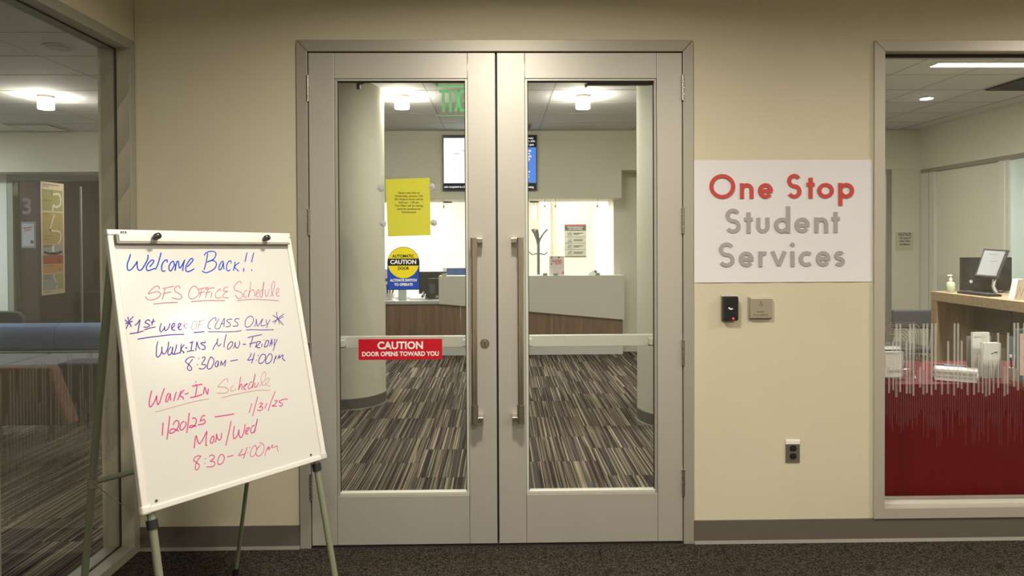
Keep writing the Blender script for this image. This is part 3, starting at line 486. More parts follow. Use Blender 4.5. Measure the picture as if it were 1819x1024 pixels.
# far left opening with header, jamb and an open glass leaf
tr = thing('door_3', 'glass door standing open in the far left opening, long map poster on it', 'door', (-6.2, 5.95, 0), kind='structure')
m_frame_b = mat('blue_grey_frame', (0.30, 0.34, 0.33), 0.5, 0.2)
B(-6.499, -4.301, 5.955, 6.06, 2.335, 2.409).build('header', m_frame_b, tr, bevel=0.002)
B(-6.499, -6.425, 5.955, 6.06, 0, 2.334).build('jamb', mat('green_grey_frame', (0.25, 0.27, 0.21), 0.5), tr, bevel=0.002)
B(-6.424, -6.135, 6.00, 6.006, 0.02, 2.333).build('side_glass', m_glass_thin, tr)
lf = B(-6.128, -6.118, 6.02, 6.95, 0.02, 2.330).build('glass_leaf', m_glass_thin, tr)
B(-6.135, -6.110, 6.95, 6.962, 0.02, 2.33).build('leaf_edge', m_alu_light, lf)
# ceiling grid and tiles
cl = thing('ceiling_1', 'grey acoustic tile ceiling of the lobby and side rooms', 'ceiling', (0, 0, 2.93), kind='structure')
MB().box(-9.2, 5.6, 0.15, 5.58, 2.945, 3.0).box(-9.2, -1.9, -3.1, 0.15, 2.926, 3.0).build('ceiling_void', m_gridback, cl)
def ctile(w_):
    h = w_/2-0.003; d = 0.302
    return MB().box(-h, h, -d+0.0, d-0.0, 0, 0.014)
def ceil_tiles(x0, x1, w_, rows):
    first = None; x = x0
    while x < x1-0.05:
        for r in rows:
            if first is None:
                mbx = MB(); mbx.v = [(a, b, c+2.93) for a, b, c in ctile(w_).v]; mbx.f = ctile(w_).f
                o = mbx.build('ceiling_tile', m_tile, cl); first = o; 
            else:
                o = first.copy(); C.objects.link(o); o.parent = cl
            o.location = (x+w_/2, r+0.305, -0.002+random.uniform(-0.0008, 0.0008))
        x += w_
rows = [0.74+0.61*i for i in range(8)]
ceil_tiles(-7.07, -2.28, 1.2, rows)
ceil_tiles(-2.27, -1.88, 0.4, rows)
ceil_tiles(-1.87, 1.72, 1.2, rows)
ceil_tiles(1.73, 2.8, 1.08, rows)
ceil_tiles(2.81, 5.2, 0.6, rows)
MB().box(-9.2, -7.07, 0.15, 5.57, 2.926, 2.94).box(-7.07, 5.48, 0.15, 0.735, 2.926, 2.94).box(5.23, 5.48, 0.735, 5.57, 2.926, 2.94).build('ceiling_edge', m_tile, cl)
MB().box(-9.1, 5.48, 5.615-0.05, 5.58, 2.920, 2.926).build('edge_trim', m_grid, cl)
for gx in [-5.87-1.2+1.2*i for i in range(9)]: pass
gm = MB()
for x in (-7.07, -5.87, -4.67, -3.47, -2.27, -1.87, -0.67, 0.53, 1.73, 2.81, 3.41, 4.01, 4.61, 5.21): gm.box(x-0.006, x+0.006, 0.74, 5.57, 2.9265, 2.932)
for r in rows: gm.box(-7.07, 5.23, r-0.006, r+0.006, 2.9262, 2.932)
tag(gm.build('grid_rails', m_grid, cl), 'thin metal grid between the ceiling tiles')
# right partition wall (plane X = 5.48)
struct('wall_partition', MB().box(5.48, 5.60, 0.15, 5.97, 2.40, 2.93).box(5.482, 5.60, 5.552, 5.97, 0, 2.40), m_wall_in, 'beige wall above the glass partition on the right')
pt = thing('window_3', 'office glass partition in white frames along the right room', 'window', (5.5, 4, 0), kind='structure')
m_wf = mat('white_frame', (0.66, 0.66, 0.58), 0.4)
for ya, yb, nm in ((5.41, 5.55, 'frame_post'), (5.28, 5.385, 'frame_post'), (4.06, 4.15, 'frame_post'), (2.3, 2.4, 'frame_post'), (0.16, 0.25, 'frame_post')):
    B(5.482, 5.56, ya, yb, 0, 2.352).build(nm, m_wf, pt, bevel=0.003)
B(5.478, 5.57, 0.16, 5.56, 2.353, 2.399).build('frame_head', mat('taupe_frame', (0.24, 0.225, 0.18), 0.5), pt, bevel=0.002)
B(5.52, 5.55, 4.152, 5.278, 0.01, 2.35).build('door_panel', mat('cream_panel', (0.70, 0.68, 0.56), 0.5), pt)
B(5.478, 5.50, 3.985, 4.03, 0, 2.352).build('steel_strip', m_alu_light, pt)
B(5.515, 5.523, 0.25, 4.05, 0.01, 2.35).build('glass_pane', m_glass_thin, pt)
B(5.51, 5.516, 5.385, 5.41, 0, 2.35).build('joint', m_gasket, pt)
fm = MB(); y = 4.70
while y < 5.27: fm.add([(5.5185, y, 0.80), (5.5185, y+0.02, 0.80), (5.5185, y+0.02, 1.06), (5.5185, y, 1.06)], [(0, 1, 2, 3)]); y += 0.045
tag(fm.build('frosted_stripe_film', mat('pale_grey_stripe', (0.55, 0.55, 0.47), 0.6), pt), 'pale grey stripes low on the partition', kind='stuff')
struct('wall_side_office', MB().box(8.0, 8.1, 0.15, 6.0, 0, 2.93).box(5.6, 8.1, 5.97, 6.08, 0, 2.93).box(5.2, 8.1, 0.10, 0.2, 0, 2.93), mat('mint_white_paint', (0.66, 0.68, 0.60), 0.7), 'pale mint walls of the side office behind the partition')
struct('ceiling_side_office', B(5.6, 8.1, 0.15, 6.0, 2.93, 2.99), m_tile, 'ceiling of the side office', 'ceiling')
struct('wall_left_room', MB().box(-9.2, -1.9, -3.15, -3.0, 0, 2.93).box(-9.2, -9.1, -3.0, 0.1, 0, 2.93), m_wall_pale, 'pale near walls of the left room, out of view')
# round columns
def column(x, y, r, label):
    o = thing('column', label, 'column', (x, y, 0), kind='structure')
    MB().cyl((x, y, 0.001), (x, y, 2.926), r, n=96, cap=False).build('shaft', m_wall_in, o, smooth=True)
    MB().lathe((x, y, 0), [(r+0.002, 0.001), (r+0.016, 0.001), (r+0.006, 0.012), (r+0.006, 0.100), (r+0.001, 0.102)], 96).build('vinyl_base', mat('column_base', (0.14, 0.13, 0.11), 0.5), o, smooth=True)
column(-1.435, 3.155, 0.368, 'thick round beige column behind the left door pane')
column(1.555, 2.40, 0.385, 'thick round beige column behind the right door pane')
# ================================================================ THINGS ON THE HALLWAY SIDE
# paper sign with raised letters
def geo_letter(ch, x0, x1, zb, W):
    XH, CAP = 0.0765, 0.122; h = W/2; L = x0+h; R_ = x1-h; cx = (L+R_)/2; rx = (R_-L)/2
    def arc(cx, cz, rx, rz, a0, a1, n=26): return [(cx+rx*math.cos(math.radians(a0+(a1-a0)*i/n)), cz+rz*math.sin(math.radians(a0+(a1-a0)*i/n))) for i in range(n+1)]
    def loop(cx, cz, rx, rz, n=44): return [(cx+rx*math.cos(2*math.pi*i/n), cz+rz*math.sin(2*math.pi*i/n)) for i in range(n)]
    b = zb; xh = b+XH; xr = XH/2-h
    S_ = []
    if ch == 'O': S_ = [(loop(cx, b+CAP/2, rx, CAP/2-h), 1)]
    if ch == 'o': S_ = [(loop(cx, b+XH/2, rx, xr), 1)]
    if ch == 'n': S_ = [([(L, b), (L, xh)], 0), (arc(cx, xh-h-rx, rx, rx, 178, 0)+[(R_, b)], 0)]
    if ch == 'u': S_ = [([(L, xh)]+arc(cx, b+h+rx, rx, rx, 180, 360)+[(R_, xh)], 0)]
    if ch == 'e': S_ = [([(L, b+XH*0.49), (R_+h*0.75, b+XH*0.49)], 0), (arc(cx, b+XH/2, rx, xr, 0, 325), 0)]
    if ch == 'c': S_ = [(arc(cx+rx*.15, b+XH/2, rx*1.12, xr, 48, 312), 0)]
    if ch in 'Ss':
        H = CAP if ch == 'S' else XH; q = (H-2*h)/4
        S_ = [(arc(cx, b+h+3*q, rx*0.94, q, 30, 270, 22)[:-1]+arc(cx, b+h+q, rx, q, 90, -150, 22), 0)]
    if ch == 't': S_ = [([((L+R_)/2, b), ((L+R_)/2, b+0.103)], 0), ([(x0, xh-h*0.8), (x1, xh-h*0.8)], 0)]
    if ch == 'p': S_ = [([(L, b-0.037), (L, xh)], 0), (loop(cx, b+XH/2, rx, xr), 1)]
    if ch == 'd': S_ = [([(R_, b), (R_, b+0.132)], 0), (loop(cx, b+XH/2, rx, xr), 1)]
    if ch == 'r': S_ = [([(L, b), (L, xh)], 0), (arc(L+rx*1.7, xh-h-rx*1.7, rx*1.7, rx*1.7, 175, 72), 0)]
    if ch == 'v': S_ = [([(x0+h*.9, xh), (cx, b+h*.6)], 0), ([(x1-h*.9, xh), (cx, b+h*.6)], 0)]
    if ch == 'i': S_ = [([(cx, b), (cx, xh)], 0), (loop(cx, b+0.109, h*.55, h*.55, 18), 2)]
    return S_
sg = thing('paper_sign', 'large white paper sign with red and grey raised letters on the beige wall', 'sign', (1.416, 0, 1.295))
N = 22; mb = MB()
for i in range(N+1):
    for j in range(11):
        x = 0.9735+(1.8625-0.9735)*i/N; z = 1.295+(1.900-1.295)*j/10
        mb.v.append((x, -0.0025-0.0012*math.sin(i*1.3+j*.7)*(1 if 0 < j < 10 else .3)-0.003*(max(0, 1-j/1.5))*abs(math.sin(i*.6)), z))
for i in range(N):
    for j in range(10): a = i*11+j; mb.f.append((a, a+11, a+12, a+1))
mb.build('sheet', m_paper, sg, smooth=True)
def px(zx): return 1.045+((zx/3.2+1230)-1258)*0.002807
rows_ = [(1.7085, [('O', 95, 240), ('n', 268, 344), ('e', 370, 454), ('S', 534, 616), ('t', 646, 691), ('o', 707, 800), ('p', 827, 915)], m_red_letter),
         (1.5385, [('S', 185, 270), ('t', 293, 339), ('u', 361, 434), ('d', 462, 551), ('e', 578, 663), ('n', 691, 768), ('t', 788, 834)], m_grey_letter),
         (1.3715, [('S', 147, 236), ('e', 261, 344), ('r', 373, 422), ('v', 442, 531), ('i', 550, 582), ('c', 602, 681), ('e', 699, 781), ('s', 804, 863)], m_grey_letter)]
for zb, ls, mm in rows_:
    for ch, a, b_ in ls:
        mb = MB(); W = 0.0192 if mm is m_red_letter else 0.0185
        for k_, (pts, cl_) in enumerate(geo_letter(ch, px(a), px(b_), zb, W)):
            if cl_ == 2: mb.cyl((pts[0][0]-W*.275, -0.0075, zb+0.109), (pts[0][0]-W*.275, -0.003, zb+0.109), W*.56, n=18)
            else: mb.ribbon(pts, W, lambda u, v, h: (u, -0.0035-h-(0.0003*k_ if h else -0.0002*k_), v), t=0.004, closed=bool(cl_))
        mb.build('letter', mm, sg)
# card reader
cr = thing('card_reader', 'black card reader with a red light under the paper sign', 'card reader', (1.145, 0, 1.105))
B(1.106, 1.178, -0.010, 0, 1.106, 1.231).build('back_plate', m_steel_dark, cr, bevel=0.004)
MB().prism([(1.112, 1.108), (1.178, 1.108), (1.184, 1.114), (1.184, 1.222), (1.178, 1.228), (1.112, 1.228)], -0.036, -0.0102).build('housing', m_black, cr, bevel=0.005, seg=3)
B(1.1765, 1.1805, -0.0372, -0.0355, 1.12, 1.205).build('swipe_slot', m_gasket, cr)
B(1.138, 1.155, -0.0372, -0.0358, 1.163, 1.170).build('white_mark', m_paperw, cr, bevel=0.002)
MB().cyl((1.137, -0.0368, 1.171), (1.137, -0.0358, 1.171), 0.004, n=12).build('white_mark', m_paperw, cr)
MB().cyl((1.157, -0.038, 1.119), (1.157, -0.0355, 1.119), 0.0045, n=14).build('status_light', emission('red_led', (1.0, 0.02, 0.03), 5.0), cr)
# push plate
pp = thing('push_plate', 'square steel push to open plate beside the card reader', 'push plate', (1.299, 0, 1.112))
B(1.241, 1.358, -0.012, 0, 1.112, 1.224).build('back_box', m_plate, pp, bevel=0.003)
B(1.246, 1.357, -0.022, -0.0122, 1.117, 1.219).build('plate', m_plate, pp, bevel=0.004)
m_engr = mat('dark_engraving', (0.10, 0.09, 0.075), 0.6)
fwc = lambda u, v, h: (1.299+u*0.001, -0.0226-h, 1.185+v*0.001)
wm = MB().ribbon([(-1, 11), (-1.5, 3), (5, 2.5)], 2.2, fwc).ribbon([(-1.2, 7), (4.5, 6.6)], 1.5, fwc).ribbon([(5, 2.5), (8.5, -6), (11, -5)], 2.2, fwc)
wm.ribbon([(0+7*math.cos(math.radians(a)), -2.5+7*math.sin(math.radians(a))) for a in range(120, 346, 15)], 1.6, fwc)
wm.cyl(fwc(-1, 14.5, 0.0005), fwc(-1, 14.5, -0.0002), 0.0024, n=14)
wm.build('wheelchair_symbol', m_engr, pp)
text('engraved_text', 'PUSH', 0.0125, (1.297, -0.0224, 1.149), m_engr, pp, sx=1.25)
text('engraved_text', 'TO OPEN', 0.0125, (1.297, -0.0224, 1.133), m_engr, pp, sx=1.35)
# wall socket
ws = thing('wall_socket', 'grey metal duplex socket low on the wall', 'socket', (1.464, 0, 0.397))
B(1.4295, 1.499, -0.006, 0, 0.397, 0.488).build('cover_plate', mat('dark_cover', (0.15, 0.135, 0.11), 0.5, 0.3), ws, bevel=0.0015)
B(1.4295, 1.499, -0.0075, 0, 0.4885, 0.509).build('label_strip', m_paperw, ws, bevel=0.001)
for zc in (0.4685, 0.4295):
    MB().prism([(1.465+0.0165*math.cos(a), zc+min(0.0135, max(-0.0135, 0.0165*math.sin(a)))) for a in [2*math.pi*i/24 for i in range(24)]], -0.0095, -0.0062).build('outlet', m_black, ws)
    MB().box(1.458, 1.460, -0.0102, -0.0094, zc-0.002, zc+0.006).box(1.470, 1.472, -0.0102, -0.0094, zc-0.002, zc+0.006).build('slots', m_dgrey, ws)
# notices on the left door
m_yel = mat('yellow_paper', (0.72, 0.67, 0.045), 0.7); m_ink = mat('grey_ink', (0.13, 0.11, 0.03), 0.8)
yn = thing('yellow_notice', 'bright yellow paper notice in a clear sleeve on the left door glass', 'notice', (-0.44, 0.004, 1.53))
def P3(x, z, y): return (x, y, z)
a = [(-0.545, 1.811), (-0.3285, 1.818), (-0.326, 1.536), (-0.535, 1.530)]
yl = MB().add([P3(x, z, 0.0045) for x, z in a]+[P3(x, z, 0.0055) for x, z in a], [(0, 3, 2, 1), (4, 5, 6, 7), (0, 1, 5, 4), (1, 2, 6, 5), (2, 3, 7, 6), (3, 0, 4, 7)]).build('sheet', m_yel, yn)
for i, s in enumerate(['Please note that on', 'Wednesday, January 15th', 'SFS Walk-In hours will be', '8:30 am - 1:00 pm', 'The Office will be closing', 'early for professional', 'development']):
    text('printed_line', s, 0.0135, (-0.4305-0.0002*i, 0.0042, 1.744-i*0.0158), m_ink, yl, sx=1.0, ext=0.0001, bold=0.0003)
B(-0.565, -0.298, 0.0015, 0.0030, 1.528, 1.826).build('clear_sleeve', m_glass_thin, yn)
m_cup = mat('clear_rubber', (0.62, 0.62, 0.58), 0.12, spec=0.8, alpha=0.75)
for x, z in ((-0.571, 1.768), (-0.317, 1.775), (-0.561, 1.594), (-0.311, 1.597)):
    cup = MB().cyl((x, -0.001, z), (x, 0.0005, z), 0.010, 0.0155, n=24).cyl((x, 0.0005, z), (x, 0.0165, z), 0.0155, 0.0165, n=24).build('suction_cup', m_cup, yn, smooth=True)
    MB().cyl((x, -0.007, z), (x, -0.0008, z), 0.005, n=16).build('nub', m_cup, cup, smooth=True)
# automatic door decal
cd = thing('caution_decal', 'yellow and blue caution automatic door decal with a round top', 'decal', (-0.462, 0.015, 1.266))
m_dy = mat('decal_yellow', (0.78, 0.67, 0.02), 0.4); m_db = mat('decal_blue', (0.012, 0.07, 0.46), 0.4); m_dk = mat('decal_black', (0.012, 0.012, 0.012), 0.4); m_dw = mat('decal_white', (0.85, 0.85, 0.82), 0.5)
cx_, cz_, r_ = -0.4615, 1.4005, 0.0790
arc_ = [(cx_+r_*math.cos(math.radians(t)), cz_+r_*math.sin(math.radians(t))) for t in range(0, 181, 6)]
MB().prism([(cx_-r_, 1.2665), (cx_+r_, 1.2665)]+arc_, 0.0145, 0.0170).build('backing', m_dk, cd)
r2_ = 0.0765
MB().prism([(cx_-r2_, 1.2690), (cx_+r2_, 1.2690), (cx_+r2_, cz_), (cx_-r2_, cz_)], 0.0138, 0.0146).build('blue_field', m_db, cd)
MB().prism([(cx_+r2_*math.cos(math.radians(t)), cz_+r2_*math.sin(math.radians(t))) for t in range(0, 360, 6)], 0.0130, 0.0137).build('yellow_disc', m_dy, cd)
B(cx_-0.0772, cx_+0.0772, 0.0122, 0.0131, 1.3865, 1.4215).build('black_band', m_dk, cd)
text('lettering', 'AUTOMATIC', 0.0205, (cx_, 0.0124, 1.433), m_dk, cd, bold=0.0005, sx=0.90)
text('lettering', 'CAUTION', 0.0285, (cx_, 0.0116, 1.4035), m_dw, cd, bold=0.0009, sx=1.0)
text('lettering', 'DOOR', 0.0205, (cx_, 0.0124, 1.3725), m_dk, cd, bold=0.0005, sx=0.9)
text('lettering', 'ACTIVATE SWITCH', 0.0175, (cx_, 0.0124, 1.3135), m_dw, cd, bold=0.0007, sx=0.86)
text('lettering', 'TO OPERATE', 0.0175, (cx_, 0.0124, 1.2925), m_dw, cd, bold=0.0007, sx=0.88)
# red caution sign
rs = thing('red_caution_sign', 'red caution sign with white words across the left door glass', 'sign', (-0.479, 0.015, 0.924))
B(-0.685, -0.2735, 0.0135, 0.0172, 0.9215, 1.0235).build('plate', mat('sign_red', (0.55, 0.004, 0.018), 0.4), rs)
text('lettering', 'CAUTION', 0.051, (-0.479, 0.0130, 0.9905), m_dw, rs, bold=0.0016, sx=0.98)
text('lettering', 'DOOR OPENS TOWARD YOU', 0.0305, (-0.479, 0.0130, 0.9495), m_dw, rs, bold=0.0010, sx=0.92)

# ================================================================ WHITEBOARD EASEL
bc = Vector((-0.959, -0.956, 1.109)); bu = Vector((0.58592, 0.81027, -0.01258)); bv = Vector((-0.19729, 0.15768, 0.96758)); bn = Vector((0.78599, -0.56445, 0.25225))
def bp(u, v, n=0): return bc+bu*u+bv*v+bn*n
def bbox(mb, u0, u1, v0, v1, n0, n1):
    return mb.hexa([bp(u0, v0, n0), bp(u1, v0, n0), bp(u1, v0, n1), bp(u0, v0, n1), bp(u0, v1, n0), bp(u1, v1, n0), bp(u1, v1, n1), bp(u0, v1, n1)])
ea = thing('whiteboard_easel', 'white dry erase board on a tilted green metal easel with handwritten schedule', 'whiteboard', (-1.1, -0.9, 0))
m_board = mat('white_board_enamel', (0.60, 0.588, 0.555), 0.27, coat=(1.0, 0.20))
m_bfr = mat('white_metal_trim', (0.70, 0.675, 0.63), 0.35, 0.1)
hw, hh = 0.354, 0.45
bbox(MB(), -hw+0.004, hw-0.004, -hh+0.004, hh-0.004, -0.010, 0.003).build('board', m_board, ea)
fr_ = [(-hw, -hw+0.022, -hh+0.02, hh-0.020), (hw-0.022, hw, -hh+0.02, hh-0.020), (-hw, hw, hh-0.0195, hh), (-hw+0.02, hw-0.02, -hh, -hh+0.0195)]
for q in fr_: bbox(MB(), q[0], q[1], q[2], q[3], -0.013, 0.009).build('trim', m_bfr, ea, bevel=0.004, seg=3)
for sx in (-1, 1):
    bbox(MB(), *(sorted((sx*(hw-0.03), sx*(hw+0.003)))), -hh-0.003, -hh+0.028, -0.015, 0.012).build('corner_cap', m_bfr if sx < 0 else mat('grey_corner', (0.5, 0.49, 0.47), 0.4), ea, bevel=0.009, seg=4)
cb = bbox(MB(), -0.327, 0.332, 0.404, 0.430, 0.014, 0.026).build('clamp_bar', m_bfr, ea, bevel=0.003)
bbox(MB(), -0.332, 0.334, 0.399, 0.404, 0.003, 0.024).build('clamp_shadow_lip', mat('clamp_edge', (0.30, 0.27, 0.23), 0.5), cb)
bbox(MB(), -0.333, -0.327, 0.402, 0.430, 0.003, 0.022).build('clamp_end', mat('clamp_end_grey', (0.25, 0.23, 0.2), 0.5), cb)
bbox(MB(), -0.33, 0.333, 0.4305, 0.4325, 0.003, 0.018).build('clamp_hinge', m_bfr, cb)
for u in (-0.211, 0.216):
    kb = MB(); c = bp(u, 0.4185, 0.0262)
    kb.cyl(c, c+bn*0.012, 0.0085, 0.0115, n=24).cyl(c+bn*0.012, c+bn*0.026, 0.0115, 0.0105, n=24).cyl(c+bn*0.026, c+bn*0.029, 0.0105, 0.006, n=24)
    kb.build('clamp_knob', m_black, cb, smooth=True)
lb = bbox(MB(), -0.312, -0.293, 0.4335, 0.4425, 0.0088, 0.0098).build('small_label', m_blackm, ea)
MB().ribbon([(0, 0), (3, 5), (6, 0), (9, 5), (12, 0)], 1.2, lambda u, v, h: bp(-0.3085+u*0.001, 0.4355+v*0.001, 0.0101)).build('label_mark', m_paperw, lb)
for u, v in ((-0.306, -0.420), (0.286, -0.421)):
    MB().cyl(bp(u, v, 0.003), bp(u, v, 0.0055), 0.0042, n=14).build('screw', m_dgrey, ea, smooth=True)
pens = {'blue': mat('blue_marker', (0.010, 0.055, 0.50), 0.6, spec=0.2), 'pink': mat('pink_marker', (0.55, 0.07, 0.24), 0.6, spec=0.2), 'plight': mat('faint_pink_marker', (0.52, 0.24, 0.28), 0.5),
        'rose': mat('rose_marker', (0.50, 0.20, 0.29), 0.6, spec=0.2), 'violet': mat('violet_marker', (0.10, 0.035, 0.32), 0.6, spec=0.2), 'vlight': mat('glare_washed_violet', (0.36, 0.24, 0.40), 0.5)}  # washed violet: glare on the board put into the ink colour
for gi, (col, wd, sts) in enumerate(WRITING):
    if gi in (2, 3): col = 'rose'
    for k, fl in enumerate(sts):
        mb = MB()
        p = [(fl[i]*0.001, fl[i+1]*0.001) for i in range(0, len(fl), 2)]
        if len(p) == 1 or (len(p) == 2 and math.dist(p[0], p[1]) < 0.002):
            mb.cyl(bp(p[0][0], p[0][1], 0.0033), bp(p[0][0], p[0][1], 0.0036), wd*0.0007, n=10).build('pen_dot', pens[col], ea); continue
        q = smooth_pts(p)
        h_ = 0.0034+0.00002*k
        mb.ribbon(q, wd*0.001*1.2, lambda u, v, h: bp(u, v, h_))
        mb.build('pen_stroke', pens[col], ea)
m_gtube = mat('sage_green_tube', (0.20, 0.215, 0.145), 0.4, 0.15)
def leg(pa, pb_, r, collar=None, ra=None):
    o = MB().cyl(pa, pb_, ra or r, r, n=18).build('leg', m_gtube, ea, smooth=True)
    d = (Vector(pb_)-Vector(pa)).normalized()
    MB().cyl(Vector(pb_)-d*0.03, Vector(pb_)+d*0.0, r+0.003, r+0.005, n=16).build('rubber_foot', m_black, o, smooth=True)
    if collar: c = Vector(pa)+d*collar; MB().cyl(c, c+d*0.028, r+0.0055, n=18).build('collar', m_black, o, smooth=True)
    return o
pa = bp(-0.318, -0.445, -0.012); leg(tuple(pa-bn*0.006+bv*0.5), tuple(pa-bv*((pa.z-0.004)/bv.z)), 0.0115, collar=0.5+0.028, ra=0.0125)
pa = bp(0.318, -0.445, -0.012); leg(tuple(pa-bn*0.006+bv*0.5), tuple(pa-bv*((pa.z-0.004)/bv.z)), 0.0115, collar=0.5+0.014, ra=0.0125)
A0, A1 = Vector((-1.245, -1.155, 1.47)), Vector((-1.55, -0.85, 0.004))
B0, B1 = Vector((-0.89, -0.62, 1.42)), Vector((-1.19, -0.27, 0.004))
leg(tuple(A0), tuple(A1), 0.0115, ra=0.0135); leg(tuple(B0), tuple(B1), 0.0085, ra=0.0095)
am = A0.lerp(A1, 0.545); bmid = B0.lerp(B1, 0.545)
MB().cyl(am, bmid, 0.010, 0.008, n=14).build('cross_brace', m_gtube, ea, smooth=True)
MB().cyl(am-Vector((0, 0, 0.02)), am+Vector((0, 0, 0.02)), 0.016, n=14).build('brace_clamp', m_gtube, ea, smooth=True)
MB().cyl(bp(-0.30, 0.36, -0.020), A0, 0.008, n=10).cyl(bp(0.28, 0.36, -0.02), B0, 0.008, n=10).cyl(bp(-0.31, 0.36, -0.018), bp(0.31, 0.36, -0.018), 0.008, n=10).build('top_hinge', m_gtube, ea, smooth=True)
fl_ = bp(-0.318, -0.445, -0.018); ce = fl_-bv*0.02
pts = [am+(ce-am)*t+Vector((0, 0, -0.015*math.sin(math.pi*t))) for t in [i/10 for i in range(11)]]
MB().tube(pts, 0.0012, n=6).build('safety_chain', m_steel_dark, ea)
MB().tube([pts[4]+Vector((0.004*math.cos(t), 0, 0.006*math.sin(t))) for t in [2*math.pi*i/10 for i in range(10)]], 0.001, n=6, closed=True).build('chain_ring', m_chrome, ea)
# ================================================================ LOBBY
# cylinder ceiling lamps
def ceil_lamp(x, y, label, grp='cylinder lamps on the lobby ceiling'):
    t = thing('ceiling_lamp', label, 'lamp', (x, y, 2.926), group=grp)
    MB().cyl((x, y, 2.905), (x, y, 2.9275), 0.073, n=32).build('canopy', m_white, t, smooth=True)
    MB().cyl((x, y, 2.800), (x, y, 2.9045), 0.068, 0.070, n=32).build('glass_shade', m_lamp, t, smooth=True)
    for s in (-1, 1): MB().cyl((x+s*0.0705, y, 2.886), (x+s*0.094, y, 2.886), 0.008, n=10).build('thumb_screw', m_steel_dark, t, smooth=True)
    return t
ceil_lamp(-4.36, 3.42, 'glowing white cylinder lamp on the ceiling of the left room')
ceil_lamp(-0.93, 3.42, 'glowing white cylinder lamp seen through the left door pane')
ceil_lamp(0.84, 3.43, 'glowing white cylinder lamp seen through the right door pane')
# recessed ceiling things
def diffuser(x0, x1, y0, y1, label):
    t = thing('air_diffuser', label, 'vent', ((x0+x1)/2, (y0+y1)/2, 2.924))
    MB().box(x0, x1, y0, y0+0.02, 2.914, 2.924).box(x0, x1, y1-0.02, y1, 2.914, 2.924).box(x0, x0+0.02, y0+.0205, y1-.0205, 2.914, 2.924).box(x1-0.02, x1, y0+.0205, y1-.0205, 2.914, 2.924).build('frame', m_grid, t)
    B(x0+0.05, x1-0.05, y0+0.05, y1-0.05, 2.908, 2.913).build('face_plate', m_tile, t)
    B(x0+.0205, x1-.0205, y0+.0205, y1-.0205, 2.9185, 2.924).build('dark_gap', m_dgrey, t)
diffuser(-5.86, -5.34, 4.98, 5.50, 'square air diffuser in the ceiling of the left room')
diffuser(-0.10, 0.42, 5.05, 5.40, 'square air diffuser near the wall screen')
t = thing('ceiling_speaker', 'flat round speaker grille in the left room ceiling', 'speaker', (-3.17, 1.70, 2.92))
MB().cyl((-3.17, 1.70, 2.918), (-3.17, 1.70, 2.926), 0.10, 0.105, n=36).build('rim', m_tile, t, smooth=True)
MB().cyl((-3.17, 1.70, 2.914), (-3.17, 1.70, 2.9179), 0.082, n=36).build('grille', m_grid, t, smooth=True)
t = thing('downlight', 'small round recessed downlight in the right room ceiling', 'lamp', (4.32, 3.55, 2.92))
MB().cyl((4.32, 3.55, 2.916), (4.32, 3.55, 2.926), 0.062, 0.068, n=32).build('trim_ring', m_white, t, smooth=True)
MB().cyl((4.32, 3.55, 2.912), (4.32, 3.55, 2.9159), 0.055, n=32).build('lens', emission('downlight_glow', (1.0, 0.97, 0.92), 70.0), t)
t = thing('strip_light', 'long narrow linear light in the right room ceiling', 'lamp', (4.2, 2.195, 2.92))
B(3.545, 5.10, 2.128, 2.258, 2.915, 2.926).build('housing', m_white, t)
B(3.552, 5.09, 2.136, 2.250, 2.912, 2.9149).build('lens', m_striplight, t)
t = thing('return_air_grille', 'dark return air grille in the right room ceiling', 'vent', (4.93, 2.9, 2.92))
B(4.64, 5.225, 2.57, 3.17, 2.920, 2.926).build('back_plate', m_blackm, t)
for i in range(15): B(4.65, 5.215, 2.585+i*0.04, 2.585+i*0.04+0.018, 2.912, 2.9198).build('louvre', m_dgrey, t)
# exit sign, seen from behind
t = thing('exit_sign', 'clear hanging sign with green letters seen mirrored from behind', 'exit sign', (-0.29, 1.28, 2.53))
m_green = mat('exit_green', (0.10, 0.42, 0.16), 0.5, emit=((0.22, 0.68, 0.24), 0.75))
pl_ = B(-0.414, -0.166, 1.272, 1.276, 2.350, 2.545).build('acrylic_panel', m_glass_thin, t)
fe = lambda u, v, h: (u, 1.2775+h, v)
EW = 0.0185; zb_, zt_ = 2.3755, 2.5215; zm_ = (zb_+zt_)/2
for nm, sts_ in (('letter_t', [[(-0.387, zt_-EW/2), (-0.330, zt_-EW/2)], [(-0.3585, zb_), (-0.3585, zt_-EW)]]), ('letter_i', [[(-0.3125, zb_), (-0.3125, zt_)]]),
                 ('letter_x', [[(-0.286+EW*.4, zb_), (-0.230-EW*.4, zt_)], [(-0.286+EW*.4, zt_), (-0.230-EW*.4, zb_)]]),
                 ('letter_e', [[(-0.187, zb_), (-0.187, zt_)], [(-0.236, zt_-EW/2), (-0.196, zt_-EW/2)], [(-0.230, zm_), (-0.196, zm_)], [(-0.236, zb_+EW/2), (-0.196, zb_+EW/2)]])):
    mb = MB()
    for k_, q_ in enumerate(sts_): mb.ribbon(q_, EW, fe, t=0.0015+0.0002*k_)
    mb.build(nm, m_green, t)
B(-0.41, -0.17, 1.262, 1.288, 2.540, 2.547).build('top_edge', m_green, t)
B(-0.41, -0.17, 1.274, 1.279, 2.348, 2.3515).build('bottom_edge', m_green, t)
B(-0.43, -0.15, 1.25, 1.30, 2.56, 2.60).build('housing', m_alu_light, t, bevel=0.004)
for x in (-0.40, -0.18): B(x-0.008, x+0.008, 1.268, 1.282, 2.538, 2.562).build('panel_clip', m_alu_light, t)
MB().cyl((-0.29, 1.275, 2.60), (-0.29, 1.275, 2.926), 0.008, n=12).build('stem', m_alu_light, t, smooth=True)
